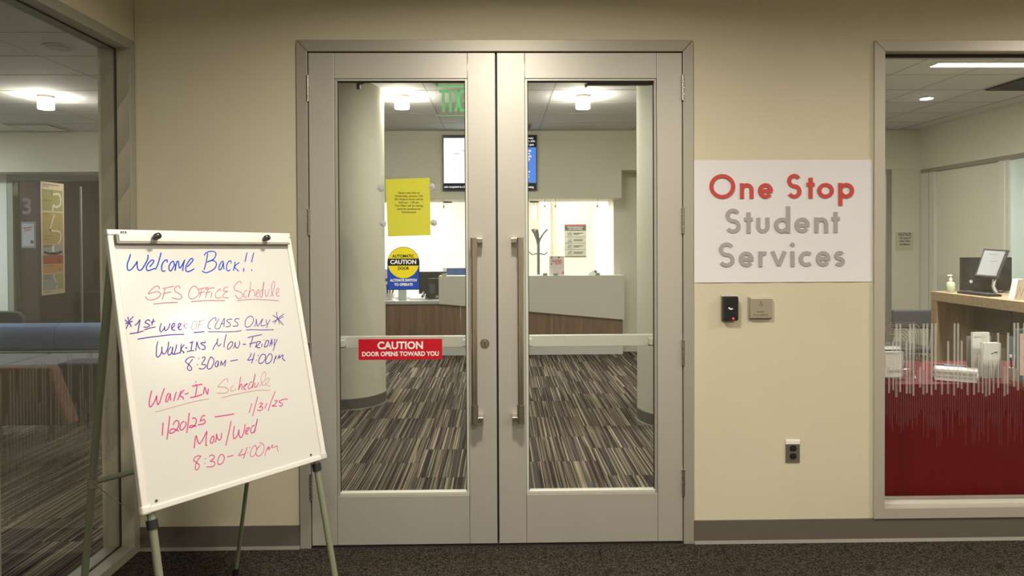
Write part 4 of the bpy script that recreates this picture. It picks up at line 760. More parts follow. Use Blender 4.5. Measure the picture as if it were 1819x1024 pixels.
# TV on the bulkhead
tv = thing('wall_screen', 'large flat screen showing notices on the bulkhead above the counter', 'screen', (-0.10, 5.57, 2.15))
B(-0.708, 0.501, 5.535, 5.574, 2.148, 2.863).build('bezel', mat('tv_bezel', (0.015, 0.02, 0.03), 0.4), tv, bevel=0.004)
y_ = 5.5335
m_sw = emission('screen_white', (0.93, 0.97, 1.0), 1.25); m_sb = emission('screen_blue', (0.11, 0.29, 0.86), 1.05); m_sk = emission('screen_black', (0.02, 0.022, 0.03), 0.6); m_st = emission('screen_text', (1, 1, 1), 1.1)
m_sl = emission('screen_pale_text', (0.62, 0.68, 0.85), 1.0)
B(-0.693, 0.22, y_, 5.5345, 2.245, 2.822).build('white_panel', m_sw, tv)
B(0.221, 0.486, y_, 5.5345, 2.245, 2.700).build('blue_panel', m_sb, tv)
B(0.221, 0.486, y_, 5.5345, 2.701, 2.85).build('header_panel', m_sk, tv)
B(-0.693, 0.486, y_, 5.5345, 2.16, 2.244).build('ticker_panel', m_sk, tv)
text('screen_words', 'ople recognized as a 2', 0.034, (-0.690, y_-0.0006, 2.198), m_st, tv, align='LEFT', bold=0.0010, sx=0.86)
text('screen_words', 'Voting', 0.034, (0.410, y_-0.0006, 2.192), m_st, tv, bold=0.001)
text('screen_words', 'Wednesday', 0.030, (0.455, y_-0.0006, 2.818), m_st, tv, align='RIGHT', bold=0.0006)
text('screen_words', 'January 15, 2025', 0.030, (0.475, y_-0.0006, 2.778), m_st, tv, align='RIGHT', bold=0.0006)
text('screen_words', '23 pm', 0.042, (0.46, y_-0.0006, 2.735), m_st, tv, align='RIGHT', bold=0.001)
mb = MB()
for z, xs in ((2.655, (0.33, 0.425)), (2.62, (0.34, 0.41)), (2.585, (0.385, 0.43)), (2.565, (0.385, 0.395)), (2.548, (0.39, 0.41)), (2.527, (0.39, 0.40)), (2.39, (0.33, 0.41)), (2.352, (0.33, 0.395)), (2.32, (0.33, 0.40)), (2.285, (0.33, 0.39))):
    mb.box(xs[0], xs[1], y_-0.001, y_-0.0004, z-0.009, z+0.009)
tag(mb.build('screen_bars', m_st, tv), kind='stuff')
mb = MB()
for z, xs in ((2.66, (-0.455, -0.38)), (2.62, (-0.56, -0.49)), (2.57, (-0.56, -0.55)), (2.52, (-0.56, -0.55)), (2.42, (-0.56, -0.55))): mb.box(xs[0], xs[1], y_-0.001, y_-0.0004, z-0.006, z+0.006)
tag(mb.build('screen_marks', m_sl, tv), kind='stuff')
# reception counter
m_wood = wood('dark_walnut', (0.11, 0.064, 0.036), (0.20, 0.122, 0.072), (22, 22, 1.6))
rc = thing('reception_counter', 'reception counter with walnut front and grey raised screen panel', 'counter', (0, 5.75, 0))
mb = MB(); xs = [-2.3, -1.7, -1.1, -0.5, 0.1, 0.7, 1.3, 1.636]
for i in range(len(xs)-1): B(xs[i]+0.0015, xs[i+1]-0.0015, 5.76, 5.79, 0.15, 0.679).build('wood_panel', m_wood, rc, bevel=0.001)
B(-2.3, 1.636, 5.75+0.02, 5.85, 0.0, 0.149).build('plinth', mat('pale_plinth', (0.60, 0.62, 0.55), 0.6), rc)
B(-2.3, -0.782, 5.735, 6.45, 0.680, 0.722).build('worktop', mat('grey_worktop', (0.40, 0.41, 0.40), 0.2), rc, bevel=0.003)
B(-0.781, 1.545, 5.80, 6.35, 0.68, 0.722).build('inner_worktop', mat('grey_worktop_b', (0.40, 0.41, 0.40), 0.25), rc)
MB().prism([(-0.782, 0.684), (1.646, 0.460), (1.646, 1.043), (-0.782, 1.050)], 5.715, 5.757).build('screen_panel', mat('grey_screen_panel', (0.56, 0.55, 0.47), 0.55), rc, bevel=0.002)
for xa, xb in ((-0.77, -0.06), (-0.04, 0.67), (0.69, 1.36)):
    g = thing('counter_glass', {-0.77: 'left', -0.04: 'middle', 0.69: 'right'}[xa]+' clear glass guard standing on the counter panel', 'glass guard', (xa, 5.745, 1.05), group='clear glass guards on the reception counter')
    B(xa, xb, 5.735, 5.741, 1.062, 2.00).build('pane', m_glass_thin, g)
    for x in (xa+0.06, xb-0.06):
        B(x-0.03, x+0.03, 5.722, 5.752, 1.046, 1.078).build('clip', mat('clip_grey', (0.35, 0.35, 0.3), 0.4), g, bevel=0.003) if True else None
        MB().cyl((x, 5.73, 1.93), (x, 5.73, 2.051), 0.004, n=8).cyl((x, 5.722, 1.955), (x, 5.75, 1.955), 0.013, n=14).build('hanger', m_steel_dark, g, smooth=True)
# pendants
for x, lab in ((-0.705, 'glowing tube pendant over the reception desk, left of the screen edge'), (0.500, 'glowing tube pendant over the reception desk, near the coat stand')):
    t = thing('pendant_lamp', lab, 'pendant lamp', (x, 6.3, 2.05), group='tube pendants over the reception desk')
    MB().cyl((x, 6.3, 2.034), (x, 6.3, 2.0515), 0.065, n=28).build('canopy', m_black, t, smooth=True)
    MB().cyl((x, 6.3, 1.988), (x, 6.3, 2.034), 0.0035, n=8).build('cord', m_steel_dark, t)
    MB().cyl((x, 6.3, 1.802), (x, 6.3, 1.988), 0.030, n=24).build('glass_tube', m_pend, t, smooth=True)
# coat stand
t = thing('coat_stand', 'dark metal coat stand with curved hooks in the reception office', 'coat stand', (0.61, 7.3, 0))
MB().cyl((0.61, 7.3, 0.02), (0.61, 7.3, 1.46), 0.021, n=14).build('pole', m_dgrey, t, smooth=True)
MB().lathe((0.61, 7.3, 0), [(0.18, 0.0), (0.18, 0.02), (0.03, 0.035)], 24).build('base_plate', m_dgrey, t, smooth=True)
for k, (dx, dy) in enumerate(((-0.09, 0.02), (0.14, 0.0), (-0.03, -0.10), (-0.05, 0.10))):
    MB().tube([(0.61, 7.3, 1.45), (0.61+dx*.2, 7.3+dy*.2, 1.53), (0.61+dx*.6, 7.3+dy*.6, 1.62), (0.61+dx, 7.3+dy, 1.68)], 0.022 if dx < 0 else 0.013, n=8).build('upper_hook', m_dgrey, t, smooth=True)
for dx in (-0.14, 0.14): MB().tube([(0.61, 7.3, 1.31), (0.61+dx*.7, 7.3, 1.29), (0.61+dx, 7.3, 1.33)], 0.009, n=8).build('lower_hook', m_dgrey, t, smooth=True)
# poster behind reception
t = thing('wall_poster', 'grey poster with dark heading on the bright office wall', 'poster', (1.24, 7.86, 1.235))
B(1.067, 1.412, 7.855, 7.8595, 1.237, 1.765).build('sheet', mat('poster_grey', (0.42, 0.42, 0.35), 0.7), t)
B(1.067, 1.412, 7.852, 7.8549, 1.742, 1.765).build('red_strip', mat('poster_red', (0.42, 0.09, 0.08), 0.7), t)
B(1.067, 1.412, 7.852, 7.8549, 1.664, 1.7415).build('heading_band', m_dgrey, t)
B(1.067, 1.412, 7.852, 7.8549, 1.237, 1.251).build('foot_band', m_dgrey, t)
text('heading', 'Practice healthy behaviors', 0.0235, (1.24, 7.8514, 1.718), m_paperw, t, bold=0.0004)
text('heading', 'inside Temple buildings', 0.0235, (1.24, 7.8514, 1.689), m_paperw, t, bold=0.0004)
for k in range(4):
    zc = 1.613-k*0.102
    ic = B(1.113, 1.187, 7.852, 7.8549, zc-0.036, zc+0.036).build('picture_square', mat('icon_grey', (0.30, 0.34, 0.31), 0.7), t)
    MB().ribbon([(1.12, zc-0.025), (1.15, zc+0.01 if k != 1 else zc-0.02), (1.18, zc+0.025 if k > 1 else zc-0.015)], 0.008, lambda u, v, h: (u, 7.8512, v)).build('picture_line', m_dgrey, ic)
    MB().box(1.21, 1.36, 7.852, 7.8549, zc+0.004, zc+0.014).box(1.21, 1.30 if k % 2 == 0 else 1.355, 7.852, 7.8549, zc-0.014, zc-0.004).build('text_bars', m_dgrey, t)
    if k: B(1.07, 1.41, 7.852, 7.8549, zc+0.050, zc+0.053).build('rule', m_dgrey, t)
# flyer in a clear stand on the counter
t = thing('flyer_stand', 'small flyer with red words standing on the counter top', 'flyer', (0.775, 5.84, 1.05))
# ledge of the counter
B(-0.781, 1.646, 5.758, 5.95, 1.028, 1.046).build('ledge', mat('ledge_grey', (0.5, 0.5, 0.45), 0.4), rc)
B(0.672, 0.872, 5.842, 5.846, 1.047, 1.298).build('sheet', mat('flyer_pink', (0.66, 0.58, 0.57), 0.6), t)
m_fr = mat('flyer_red', (0.55, 0.07, 0.07), 0.6)
text('red_words', "WE'RE", 0.055, (0.77, 5.8412, 1.228), m_fr, t, bold=0.0012, sx=.9); text('red_words', 'BACK', 0.034, (0.79, 5.8412, 1.196), m_fr, t, bold=0.001)
MB().prism([(0.69, 1.285), (0.705, 1.262), (0.72, 1.285)], 5.8405, 5.8419).prism([(0.78, 1.29), (0.80, 1.262), (0.815, 1.288)], 5.8405, 5.8419).prism([(0.69, 1.20), (0.70, 1.18), (0.715, 1.19), (0.705, 1.205)], 5.8405, 5.8419).build('dark_shapes', m_dgrey, t)
MB().prism([(0.84, 1.06), (0.868, 1.06), (0.862, 1.095), (0.85, 1.10)], 5.8405, 5.8419).build('red_shape', m_fr, t)
B(0.665, 0.88, 5.835, 5.90, 1.0465, 1.050).build('stand_foot', m_glass_thin, t)
t = thing('tape_dispenser', 'small white object on the counter ledge right of the flyer', 'dispenser', (1.27, 5.85, 1.046))
MB().prism([(1.18, 1.047), (1.315, 1.047), (1.315, 1.09), (1.30, 1.112), (1.27, 1.118), (1.245, 1.10), (1.20, 1.075)], 5.83, 5.88).build('body', m_paperw, t, bevel=0.004)
MB().cyl((1.285, 5.826, 1.088), (1.285, 5.829, 1.088), 0.014, n=16).build('roll_hub', m_dgrey, t)
# monitors on the desk
def monitor(name, label, x0, x1, y, z0, z1, foot, m=m_black, org=None):
    t = thing(name, label, 'monitor', ((x0+x1)/2, y, foot))
    B(x0, x1, y, y+0.03, z0, z1).build('shell', m, t, bevel=0.004)
    B(x0+0.012, x1-0.012, y+0.030, y+0.032, z0+0.015, z1-0.012).build('display', m_dgrey, t)
    xc = (x0+x1)/2
    if z0 > foot+0.02: B(xc-0.03, xc+0.03, y+0.004, y+0.028, foot+0.012, z0+0.001).build('stand_neck', m_black, t)
    B(xc-0.09, xc+0.09, y-0.02, y+0.10, foot+0.0005, foot+0.012).build('stand_foot', m_black, t, bevel=0.003)
    return t
m_mb = mat('worn_black_plastic', (0.022, 0.022, 0.022), 0.35, var=(14, 0.7))
monitor('computer_monitor', 'black back of a computer monitor left of the grey counter panel', -1.10, -0.72, 6.22, 0.735, 1.085, 0.722, m_mb)
t = thing('computer_tower', 'small black computer case on the worktop beside the monitor', 'computer', (-0.87, 6.05, 0.722))
B(-0.95, -0.79, 6.02, 6.16, 0.7225, 1.00).build('case', m_mb, t, bevel=0.004)
B(-0.93, -0.86, 6.0165, 6.0195, 0.80, 0.93).build('side_grille', m_dgrey, t)
B(-0.85, -0.81, 6.0165, 6.0195, 0.745, 0.755).build('drive_slot', m_alu_light, t); B(-0.85, -0.81, 6.0165, 6.0195, 0.765, 0.772).build('drive_slot', m_alu_light, t)
t = thing('blue_screen_monitor', 'monitor showing a blue picture above the grey counter panel', 'monitor', (-0.55, 6.6, 0.722))
B(-0.80, -0.30, 6.6, 6.63, 0.80, 1.125).build('shell', m_alu_light, t, bevel=0.004)
B(-0.745, -0.44, 6.597, 6.5999, 1.010, 1.115).build('display', emission('display_blue', (0.10, 0.17, 0.32), 0.8), t)
B(-0.439, -0.31, 6.597, 6.5999, 1.010, 1.115).build('display_dark', m_dgrey, t)
B(-0.60, -0.50, 6.61, 6.64, 0.7225, 0.80).build('stand_neck', m_black, t)
t = thing('glass_bowl', 'clear bowl of pens and odds at the left end of the worktop', 'bowl', (-1.475, 5.98, 0.722))
MB().lathe((-1.475, 5.98, 0.7225), [(0.05, 0.0), (0.075, 0.02), (0.085, 0.06), (0.078, 0.085)], 28).build('bowl', mat('clear_bowl', (0.6, 0.62, 0.58), 0.1, alpha=0.6), t, smooth=True)
for i, (dx, dy, c) in enumerate(((-.04, 0, m_black), (.01, .02, m_dgrey), (.04, -.02, mat('amber_pen', (0.4, 0.25, 0.08), 0.5)), (-.01, -.03, m_black), (.03, .03, m_dgrey))):
    MB().cyl((-1.475+dx, 5.98+dy, 0.76), (-1.475+dx*2.2, 5.98+dy, 0.90+0.01*i), 0.009, n=8).build('pen', c, t, smooth=True)
t = thing('glass_block', 'pale green glass cube on the worktop', 'ornament', (-1.28, 5.9, 0.722))
B(-1.335, -1.225, 5.88, 5.94, 0.7225, 0.865).build('body', mat('pale_green_glass', (0.45, 0.52, 0.44), 0.15), t, bevel=0.006)
t = thing('desk_phone', 'low white and grey desk phone on the worktop', 'phone', (-1.13, 6.0, 0.722))
MB().prism([(5.93, 0.7225), (6.12, 0.7225), (6.12, 0.79), (5.93, 0.745)], -1.19, -0.99, 'X').build('body', m_paperw, t, bevel=0.004)
MB().tube([(-1.02, 5.94, 0.765), (-1.02, 6.02, 0.795), (-1.02, 6.11, 0.805)], 0.018).build('handset', m_dgrey, t, smooth=True)
t = thing('white_keyboard', 'white keyboard tray between the phone and the monitor', 'keyboard', (-1.05, 6.16, 0.722))
B(-1.42, -1.12, 6.15, 6.29, 0.7225, 0.742).build('body', m_paperw, t, bevel=0.003)
for r in range(4): B(-1.41, -1.13, 6.158+r*0.031, 6.158+r*0.031+0.024, 0.7425, 0.747).build('key_row', m_alu_light, t)
t = thing('lilac_box', 'small lilac box at the left edge of the worktop', 'box', (-1.52, 6.2, 0.722))
B(-1.60, -1.50, 6.3, 6.38, 0.7225, 1.12).build('body', mat('lilac_card', (0.50, 0.44, 0.58), 0.6), t, bevel=0.002)
B(-1.60, -1.50, 6.297, 6.2995, 0.95, 0.99).build('stripe', m_dgrey, t)

# ================================================================ LEFT ROOM
m_blue = mat('blue_upholstery', (0.14, 0.215, 0.36), 0.8, bump=(500, 0.15, 0.001)); m_greyup = mat('grey_upholstery', (0.17, 0.175, 0.175), 0.85, bump=(500, 0.15, 0.001))
so = thing('blue_sofa', 'long blue sofa with rounded backrest and grey seat in the left room', 'sofa', (-4.5, 3.2, 0))
prof = [(3.38, 0.47), (3.355, 0.56), (3.36, 0.64), (3.39, 0.70), (3.44, 0.728), (3.50, 0.72), (3.56, 0.68), (3.585, 0.60), (3.59, 0.47)]
for xa, xb in ((-7.2, -5.87), (-5.86, -4.282), (-4.278, -3.10)):
    MB().prism(prof, xa, xb, 'X').build('back_cushion', m_blue, so, smooth=True, bevel=0.012, seg=3)
for xa, xb in ((-7.2, -5.87), (-5.86, -4.282), (-4.278, -3.10)):
    MB().box(xa, xb, 2.66, 3.37, 0.30, 0.455).build('seat_cushion', m_greyup, so, bevel=0.03, seg=3)
B(-7.2, -3.10, 3.30, 3.60, 0.10, 0.469).build('back_base', m_greyup, so)
B(-7.18, -3.12, 2.70, 3.30, 0.10, 0.299).build('base', m_blackm, so)
for x in (-7.0, -5.1, -3.25): 
    for y in (2.78, 3.5): MB().cyl((x, y, 0), (x, y, 0.1), 0.02, n=12).build('foot', m_steel_dark, so, smooth=True)
oc = thing('orange_armchair', 'rust orange armchair with its back to the window glass in the left room', 'armchair', (-3.6, 1.6, 0))
m_or = mat('rust_upholstery', (0.15, 0.060, 0.040), 0.85, bump=(500, 0.2, 0.001))
MB().hexa([(-4.35, 1.52, 0.22), (-3.02, 1.52, 0.22), (-3.02, 1.66, 0.22), (-4.35, 1.66, 0.22), (-4.30, 1.46, 0.640), (-3.115, 1.46, 0.640), (-3.115, 1.58, 0.640), (-4.30, 1.58, 0.640)]).build('backrest', m_or, oc, bevel=0.02, seg=3)
B(-4.30, -3.50, 1.665, 2.25, 0.24, 0.40).build('seat', m_or, oc, bevel=0.03, seg=3)
for x in (-4.25, -3.56):
    for y in (1.60, 2.18): MB().cyl((x, y, 0), (x, y, 0.24), 0.015, 0.02, n=12).build('leg', m_dgrey, oc, smooth=True)
ot = thing('dark_ottoman', 'dark blue ottoman between the orange armchair and the sofa', 'ottoman', (-3.5, 2.3, 0))
B(-3.62, -2.90, 2.34, 2.60, 0.10, 0.52).build('cushion', mat('navy_upholstery', (0.045, 0.05, 0.075), 0.85), ot, bevel=0.02, seg=3)
for x in (-3.5, -3.0):
    for y in (2.38, 2.55): MB().cyl((x, y, 0), (x, y, 0.1), 0.015, n=10).build('foot', m_steel_dark, ot, smooth=True)
t = thing('lounge_chair', 'dark rounded chair back showing above the sofa', 'chair', (-5.3, 4.1, 0))
MB().prism([(-5.55, 0.45), (-4.98, 0.45), (-5.0, 0.72), (-5.04, 0.775), (-5.12, 0.79), (-5.45, 0.79)], 4.0, 4.06).build('backrest', m_dgrey, t, bevel=0.012, seg=3)
B(-5.55, -4.98, 4.07, 4.5, 0.40, 0.46).build('seat', m_dgrey, t, bevel=0.01)
for x in (-5.5, -5.03):
    for y in (4.1, 4.45): MB().cyl((x, y, 0), (x, y, 0.4), 0.012, n=10).build('leg', m_steel_dark, t, smooth=True)
# map poster on the open glass leaf (faces the lobby, plane X)
mp_ = thing('map_poster', 'tall narrow map poster in yellow, grey, red and orange blocks on the glass leaf', 'poster', (-6.11, 6.3, 0.83))
PX = -6.117
def pq(mb, y0, y1, z0, z1, h): return mb.box(PX, PX+0.001+h, y0, y1, z0, z1)
pq(MB(), 6.045, 6.545, 0.80, 2.335, 0.0).build('sheet', mat('poster_cream', (0.62, 0.52, 0.36), 0.7), mp_)
blocks = [('yellow_green_block', 1.945, 2.235, (0.33, 0.31, 0.12)), ('mustard_block', 1.49, 1.925, (0.42, 0.32, 0.12)), ('grey_block', 1.345, 1.485, (0.33, 0.34, 0.30)),
          ('red_block', 1.215, 1.34, (0.38, 0.085, 0.06)), ('orange_block', 1.095, 1.21, (0.50, 0.29, 0.11)), ('lilac_block', 0.865, 1.085, (0.34, 0.34, 0.33))]
for nm, za, zb, c in blocks: pq(MB(), 6.075, 6.515, za, zb, 0.001).build(nm, mat(nm, c, 0.7), mp_)
pq(MB(), 6.31, 6.515, 0.866, 1.08, 0.0016).build('green_patch', mat('sage_patch', (0.38, 0.36, 0.17), 0.7), mp_)
fpp = lambda u, v, h: (PX+0.0032+h, u, v)
m_path = mat('poster_path', (0.66, 0.60, 0.45), 0.7)
MB().ribbon(smooth_pts([(6.30, 2.17), (6.44, 2.18), (6.47, 2.06), (6.38, 2.0), (6.31, 2.02), (6.29, 1.94)]), 0.030, fpp).ribbon(smooth_pts([(6.33, 1.90), (6.26, 1.75), (6.24, 1.68), (6.44, 1.66), (6.46, 1.56), (6.40, 1.50)]), 0.026, fpp).ribbon([(6.29, 1.48), (6.29, 1.36)], 0.05, fpp).ribbon(smooth_pts([(6.30, 1.08), (6.32, 1.0), (6.38, 0.95), (6.35, 0.88)]), 0.022, fpp).build('white_path', m_path, mp_)
MB().ribbon([(6.10, 1.385), (6.20, 1.36), (6.38, 1.36), (6.49, 1.385)], 0.035, fpp).ribbon([(6.42, 1.30), (6.43, 1.23)], 0.022, fpp).ribbon([(6.28, 2.20), (6.285, 2.15)], 0.012, fpp).ribbon([(6.22, 1.70), (6.25, 1.665)], 0.018, fpp).ribbon([(6.44, 1.17), (6.445, 1.12)], 0.012, fpp).ribbon([(6.37, 0.985), (6.375, 0.93)], 0.012, fpp).build('dark_marks', m_dgrey, mp_)
mb = MB()
for z in (2.30, 2.275, 2.21, 2.09, 2.07, 1.90, 1.60, 1.56, 1.47, 1.45, 1.325, 1.195, 1.07, 1.045, 1.02, 0.845): mb.ribbon([(6.09, z), (6.09+random.choice([.12, .2, .35 if z > 2.25 else .15]), z)], 0.010, fpp)
mb.build('text_lines', mat('olive_text', (0.24, 0.20, 0.10), 0.7), mp_)
# dark back room
t = thing('number_sign', 'faint grey number three on the dark side glass', 'number', (-6.1, 6.0, 1.85))
text('numeral', '3', 0.30, (-6.265, 5.9965, 1.985), mat('faint_grey', (0.16, 0.15, 0.15), 0.7), t, bold=0.006)
t = thing('taped_flyer', 'small white flyer in a clear sleeve on the side glass', 'flyer', (-6.2, 5.99, 1.47))
B(-6.345, -6.15, 5.992, 5.996, 1.44, 1.79).build('sleeve', mat('sleeve_grey', (0.17, 0.19, 0.19), 0.3), t)
fs_ = B(-6.325, -6.17, 5.988, 5.9915, 1.465, 1.765).build('sheet', mat('flyer_grey', (0.33, 0.34, 0.35), 0.7), t)
MB().ribbon([(-6.31, 1.70), (-6.20, 1.72)], 0.016, lambda u, v, h: (u, 5.9875, v)).ribbon([(-6.30, 1.67), (-6.21, 1.685)], 0.014, lambda u, v, h: (u, 5.9875, v)).build('slanted_words', mat('dim_red_ink', (0.20, 0.06, 0.06), 0.7), fs_)
MB().cyl((-6.20, 5.9872, 1.52), (-6.20, 5.988, 1.52), 0.024, n=16).build('round_stamp', m_dgrey, fs_)
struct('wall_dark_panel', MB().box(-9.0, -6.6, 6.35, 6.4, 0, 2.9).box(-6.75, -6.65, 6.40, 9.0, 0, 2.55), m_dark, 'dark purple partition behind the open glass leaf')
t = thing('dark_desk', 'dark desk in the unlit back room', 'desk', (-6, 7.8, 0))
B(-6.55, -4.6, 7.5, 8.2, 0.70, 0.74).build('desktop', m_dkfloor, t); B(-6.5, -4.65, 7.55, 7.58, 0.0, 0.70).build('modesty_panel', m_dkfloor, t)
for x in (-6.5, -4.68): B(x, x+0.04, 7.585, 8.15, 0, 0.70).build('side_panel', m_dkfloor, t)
t = monitor('computer_monitor', 'wide dark monitor on the desk in the unlit room', -6.40, -5.72, 7.75, 0.84, 1.26, 0.74, m_blackm)
t = monitor('computer_monitor', 'dark monitor at the right end of the desk in the unlit room', -5.55, -4.95, 7.75, 0.84, 1.20, 0.74, m_blackm)
t = thing('wall_label', 'tiny white label on the dark wall right of the map poster', 'label', (-5.4, 7.6, 1.2))
B(-5.47, -5.43, 7.62, 7.625, 1.20, 1.30).build('sheet', m_paperw, t); B(-5.46, -5.44, 7.617, 7.6195, 1.23, 1.27).build('mark', m_dgrey, t)
B(-5.48, -5.42, 7.626, 7.66, 0.7405, 1.31).build('stand', m_blackm, t)

# ================================================================ RIGHT ROOM
# notice on the wall
t = thing('video_notice', 'beige notice on the far wall about video surveillance', 'notice', (5.28, 5.59, 1.35))
B(5.172, 5.398, 5.582, 5.5895, 1.350, 1.592).build('sheet', mat('notice_beige', (0.52, 0.49, 0.36), 0.7), t)
text('heading', 'NOTICE', 0.056, (5.285, 5.5812, 1.560), m_dgrey, t, bold=0.0015, sx=0.82)
for i, s in enumerate(['This Space is', 'Under Video', 'Surveillance']): text('line', s, 0.036, (5.285, 5.5812, 1.515-i*0.040), m_dgrey, t, bold=0.0010, sx=0.78)
t = thing('dark_cabinet', 'dark low cabinet in the room behind the far right opening', 'cabinet', (4.9, 7.4, 0))
B(4.55, 5.46, 7.3, 7.8, 0.0, 1.25).build('body', mat('charcoal_cabinet', (0.05, 0.05, 0.055), 0.5), t, bevel=0.004)
for xa in (4.56, 5.01): d_ = B(xa, xa+0.44, 7.28, 7.299, 0.03, 1.22).build('cabinet_door', m_dgrey, t); B(xa+0.2, xa+0.24, 7.272, 7.279, 0.7, 0.8).build('handle', m_steel_dark, d_)
# tall desk
m_oak = wood('light_oak', (0.34, 0.245, 0.14), (0.50, 0.38, 0.235), (3, 40, 40), 0.4)
m_oakd = wood('light_oak_upright', (0.28, 0.20, 0.115), (0.42, 0.31, 0.19), (30, 30, 2), 0.45)
dk = thing('tall_oak_desk', 'tall light oak desk with thick top and panel end in the right room', 'desk', (4.1, 1.8, 0))
B(3.80, 4.42, 0.95, 2.64, 0.965, 1.045).build('desktop', m_oak, dk, bevel=0.003)
B(3.80, 4.42, 2.555, 2.64, 0.0, 0.9645).build('end_panel', m_oakd, dk, bevel=0.003)
B(3.80, 4.42, 0.95, 1.035, 0.0, 0.9645).build('end_panel', m_oakd, dk, bevel=0.003)
B(4.12, 4.15, 1.04, 2.55, 0.72, 0.964).build('apron', mat('dark_apron', (0.10, 0.085, 0.07), 0.6), dk)
MB().tube([(3.93, 1.86, 0.964), (3.94, 1.85, 0.90), (3.92, 1.84, 0.80), (3.95, 1.82, 0.74), (4.0, 1.80, 0.73)], 0.005).build('cable', m_black, dk, smooth=True)
# computer behind, kiosk screen in front
t = thing('computer_monitor', 'black back of the wide monitor on the tall oak desk', 'monitor', (4.15, 2.5, 1.045))
B(3.945, 4.375, 2.44, 2.475, 1.062, 1.345).build('shell', m_mb, t, bevel=0.004)
B(3.96, 4.36, 2.476, 2.478, 1.08, 1.335).build('display', m_dgrey, t)
B(4.08, 4.24, 2.40, 2.52, 1.0455, 1.0615).build('stand_foot', m_black, t)
MB().cyl((4.02, 2.4365, 1.14), (4.02, 2.4395, 1.14), 0.014, n=16).build('port', m_alu_light, t)
ks = thing('kiosk_screen', 'tilted touch screen on a chrome arm on the tall oak desk', 'screen', (4.0, 2.1, 1.045))
K = [(3.905, 2.22, 1.201), (4.058, 2.16, 1.187), (4.253, 2.30, 1.408), (4.077, 2.36, 1.4215)]
K = [Vector(k) for k in K]; kn = (K[1]-K[0]).cross(K[3]-K[0]).normalized()
if kn.y > 0: kn = -kn
def kq(i0, j0, i1, j1, a, b_):
    P_ = lambda s, t_: K[0].lerp(K[1], s).lerp(K[3].lerp(K[2], s), t_)
    q = [P_(i0, j0), P_(i1, j0), P_(i1, j1), P_(i0, j1)]
    return MB().hexa([v-kn*a for v in q]+[v+kn*b_ for v in q])
kq(0, 0, 1, 1, 0.03, 0.0).build('shell', m_black, ks, bevel=0.003)
kd = kq(0.05, 0.05, 0.86, 0.93, 0.0, 0.0015).build('display', mat('screen_grey', (0.17, 0.18, 0.175), 0.3, emit=((0.33, 0.36, 0.38), 0.12)), ks)
kq(0.25, 0.80, 0.62, 0.815, -0.0015, 0.002).build('display_line', m_dgrey, kd); kq(0.40, 0.545, 0.70, 0.56, -0.0015, 0.002).build('display_line', m_dgrey, kd)
MB().tube([(4.07, 2.26, 1.23), (4.09, 2.25, 1.18), (4.07, 2.24, 1.11), (4.08, 2.22, 1.06)], 0.016).build('arm', m_chrome, ks, smooth=True)
MB().cyl((4.08, 2.22, 1.0455), (4.08, 2.22, 1.062), 0.06, n=24).build('base_disc', m_chrome, ks, smooth=True)
MB().tube([(4.10, 2.19, 1.07), (4.14, 2.10, 1.10), (4.16, 1.98, 1.085), (4.10, 1.94, 1.056), (4.2, 1.90, 1.056)], 0.006).build('cable', m_black, ks, smooth=True)
t = thing('keyboard_tray', 'flat black keyboard in front of the kiosk screen', 'keyboard', (3.95, 2.2, 1.045))
B(3.86, 3.97, 2.00, 2.38, 1.0455, 1.062).build('body', m_black, t, bevel=0.004)
for k in range(4): B(3.87+0.025*k, 3.888+0.025*k, 2.01, 2.37, 1.0625, 1.066).build('key_row', m_dgrey, t)
t = thing('soap_bottle', 'clear hand sanitizer bottle with white pump on the oak desk', 'bottle', (3.93, 2.47, 1.045))
MB().lathe((3.885, 2.50, 1.0455), [(0.03, 0.0), (0.034, 0.006), (0.034, 0.072), (0.028, 0.085), (0.012, 0.092), (0.012, 0.10)], 20).build('body', mat('clear_gel', (0.52, 0.58, 0.42), 0.15), t, smooth=True)
MB().cyl((3.885, 2.50, 1.1455), (3.885, 2.50, 1.166), 0.013, n=14).cyl((3.885, 2.50, 1.166), (3.885, 2.50, 1.185), 0.005, n=10).box(3.855, 3.895, 2.492, 2.508, 1.185, 1.196).build('pump', m_paperw, t)
t = thing('card_holder', 'small white and bronze card holder at the right end of the desk', 'card holder', (3.91, 1.75, 1.045))
MB().prism([(3.855, 1.0455), (3.97, 1.0455), (3.93, 1.20), (3.89, 1.20)], 1.72, 1.78).build('stand', m_paperw, t, bevel=0.002)
MB().ribbon([(3.87, 1.06), (3.90, 1.14), (3.91, 1.07), (3.93, 1.13)], 0.004, lambda u, v, h: (u, 1.7185, v)).build('bronze_lines', mat('bronze', (0.28, 0.14, 0.06), 0.4), t)
# chair behind the near end
t = thing('office_chair', 'black office chair with its back left of the oak desk', 'chair', (3.75, 3.3, 0))
B(3.70, 4.12, 3.05, 3.09, 0.66, 0.84).build('backrest', m_dgrey, t, bevel=0.018, seg=3)
for x in (3.73, 4.08): MB().tube([(x, 3.10, 0.82), (x, 3.11, 0.6), (x, 3.14, 0.45)], 0.010).build('back_post', m_chrome, t, smooth=True)
B(3.70, 4.12, 3.11, 3.55, 0.42, 0.47).build('seat', m_dgrey, t, bevel=0.015, seg=3)
for x in (3.73, 4.09):
    for y in (3.14, 3.52): MB().cyl((x, y, 0), (x, y, 0.42), 0.011, n=10).build('leg', m_chrome, t, smooth=True)
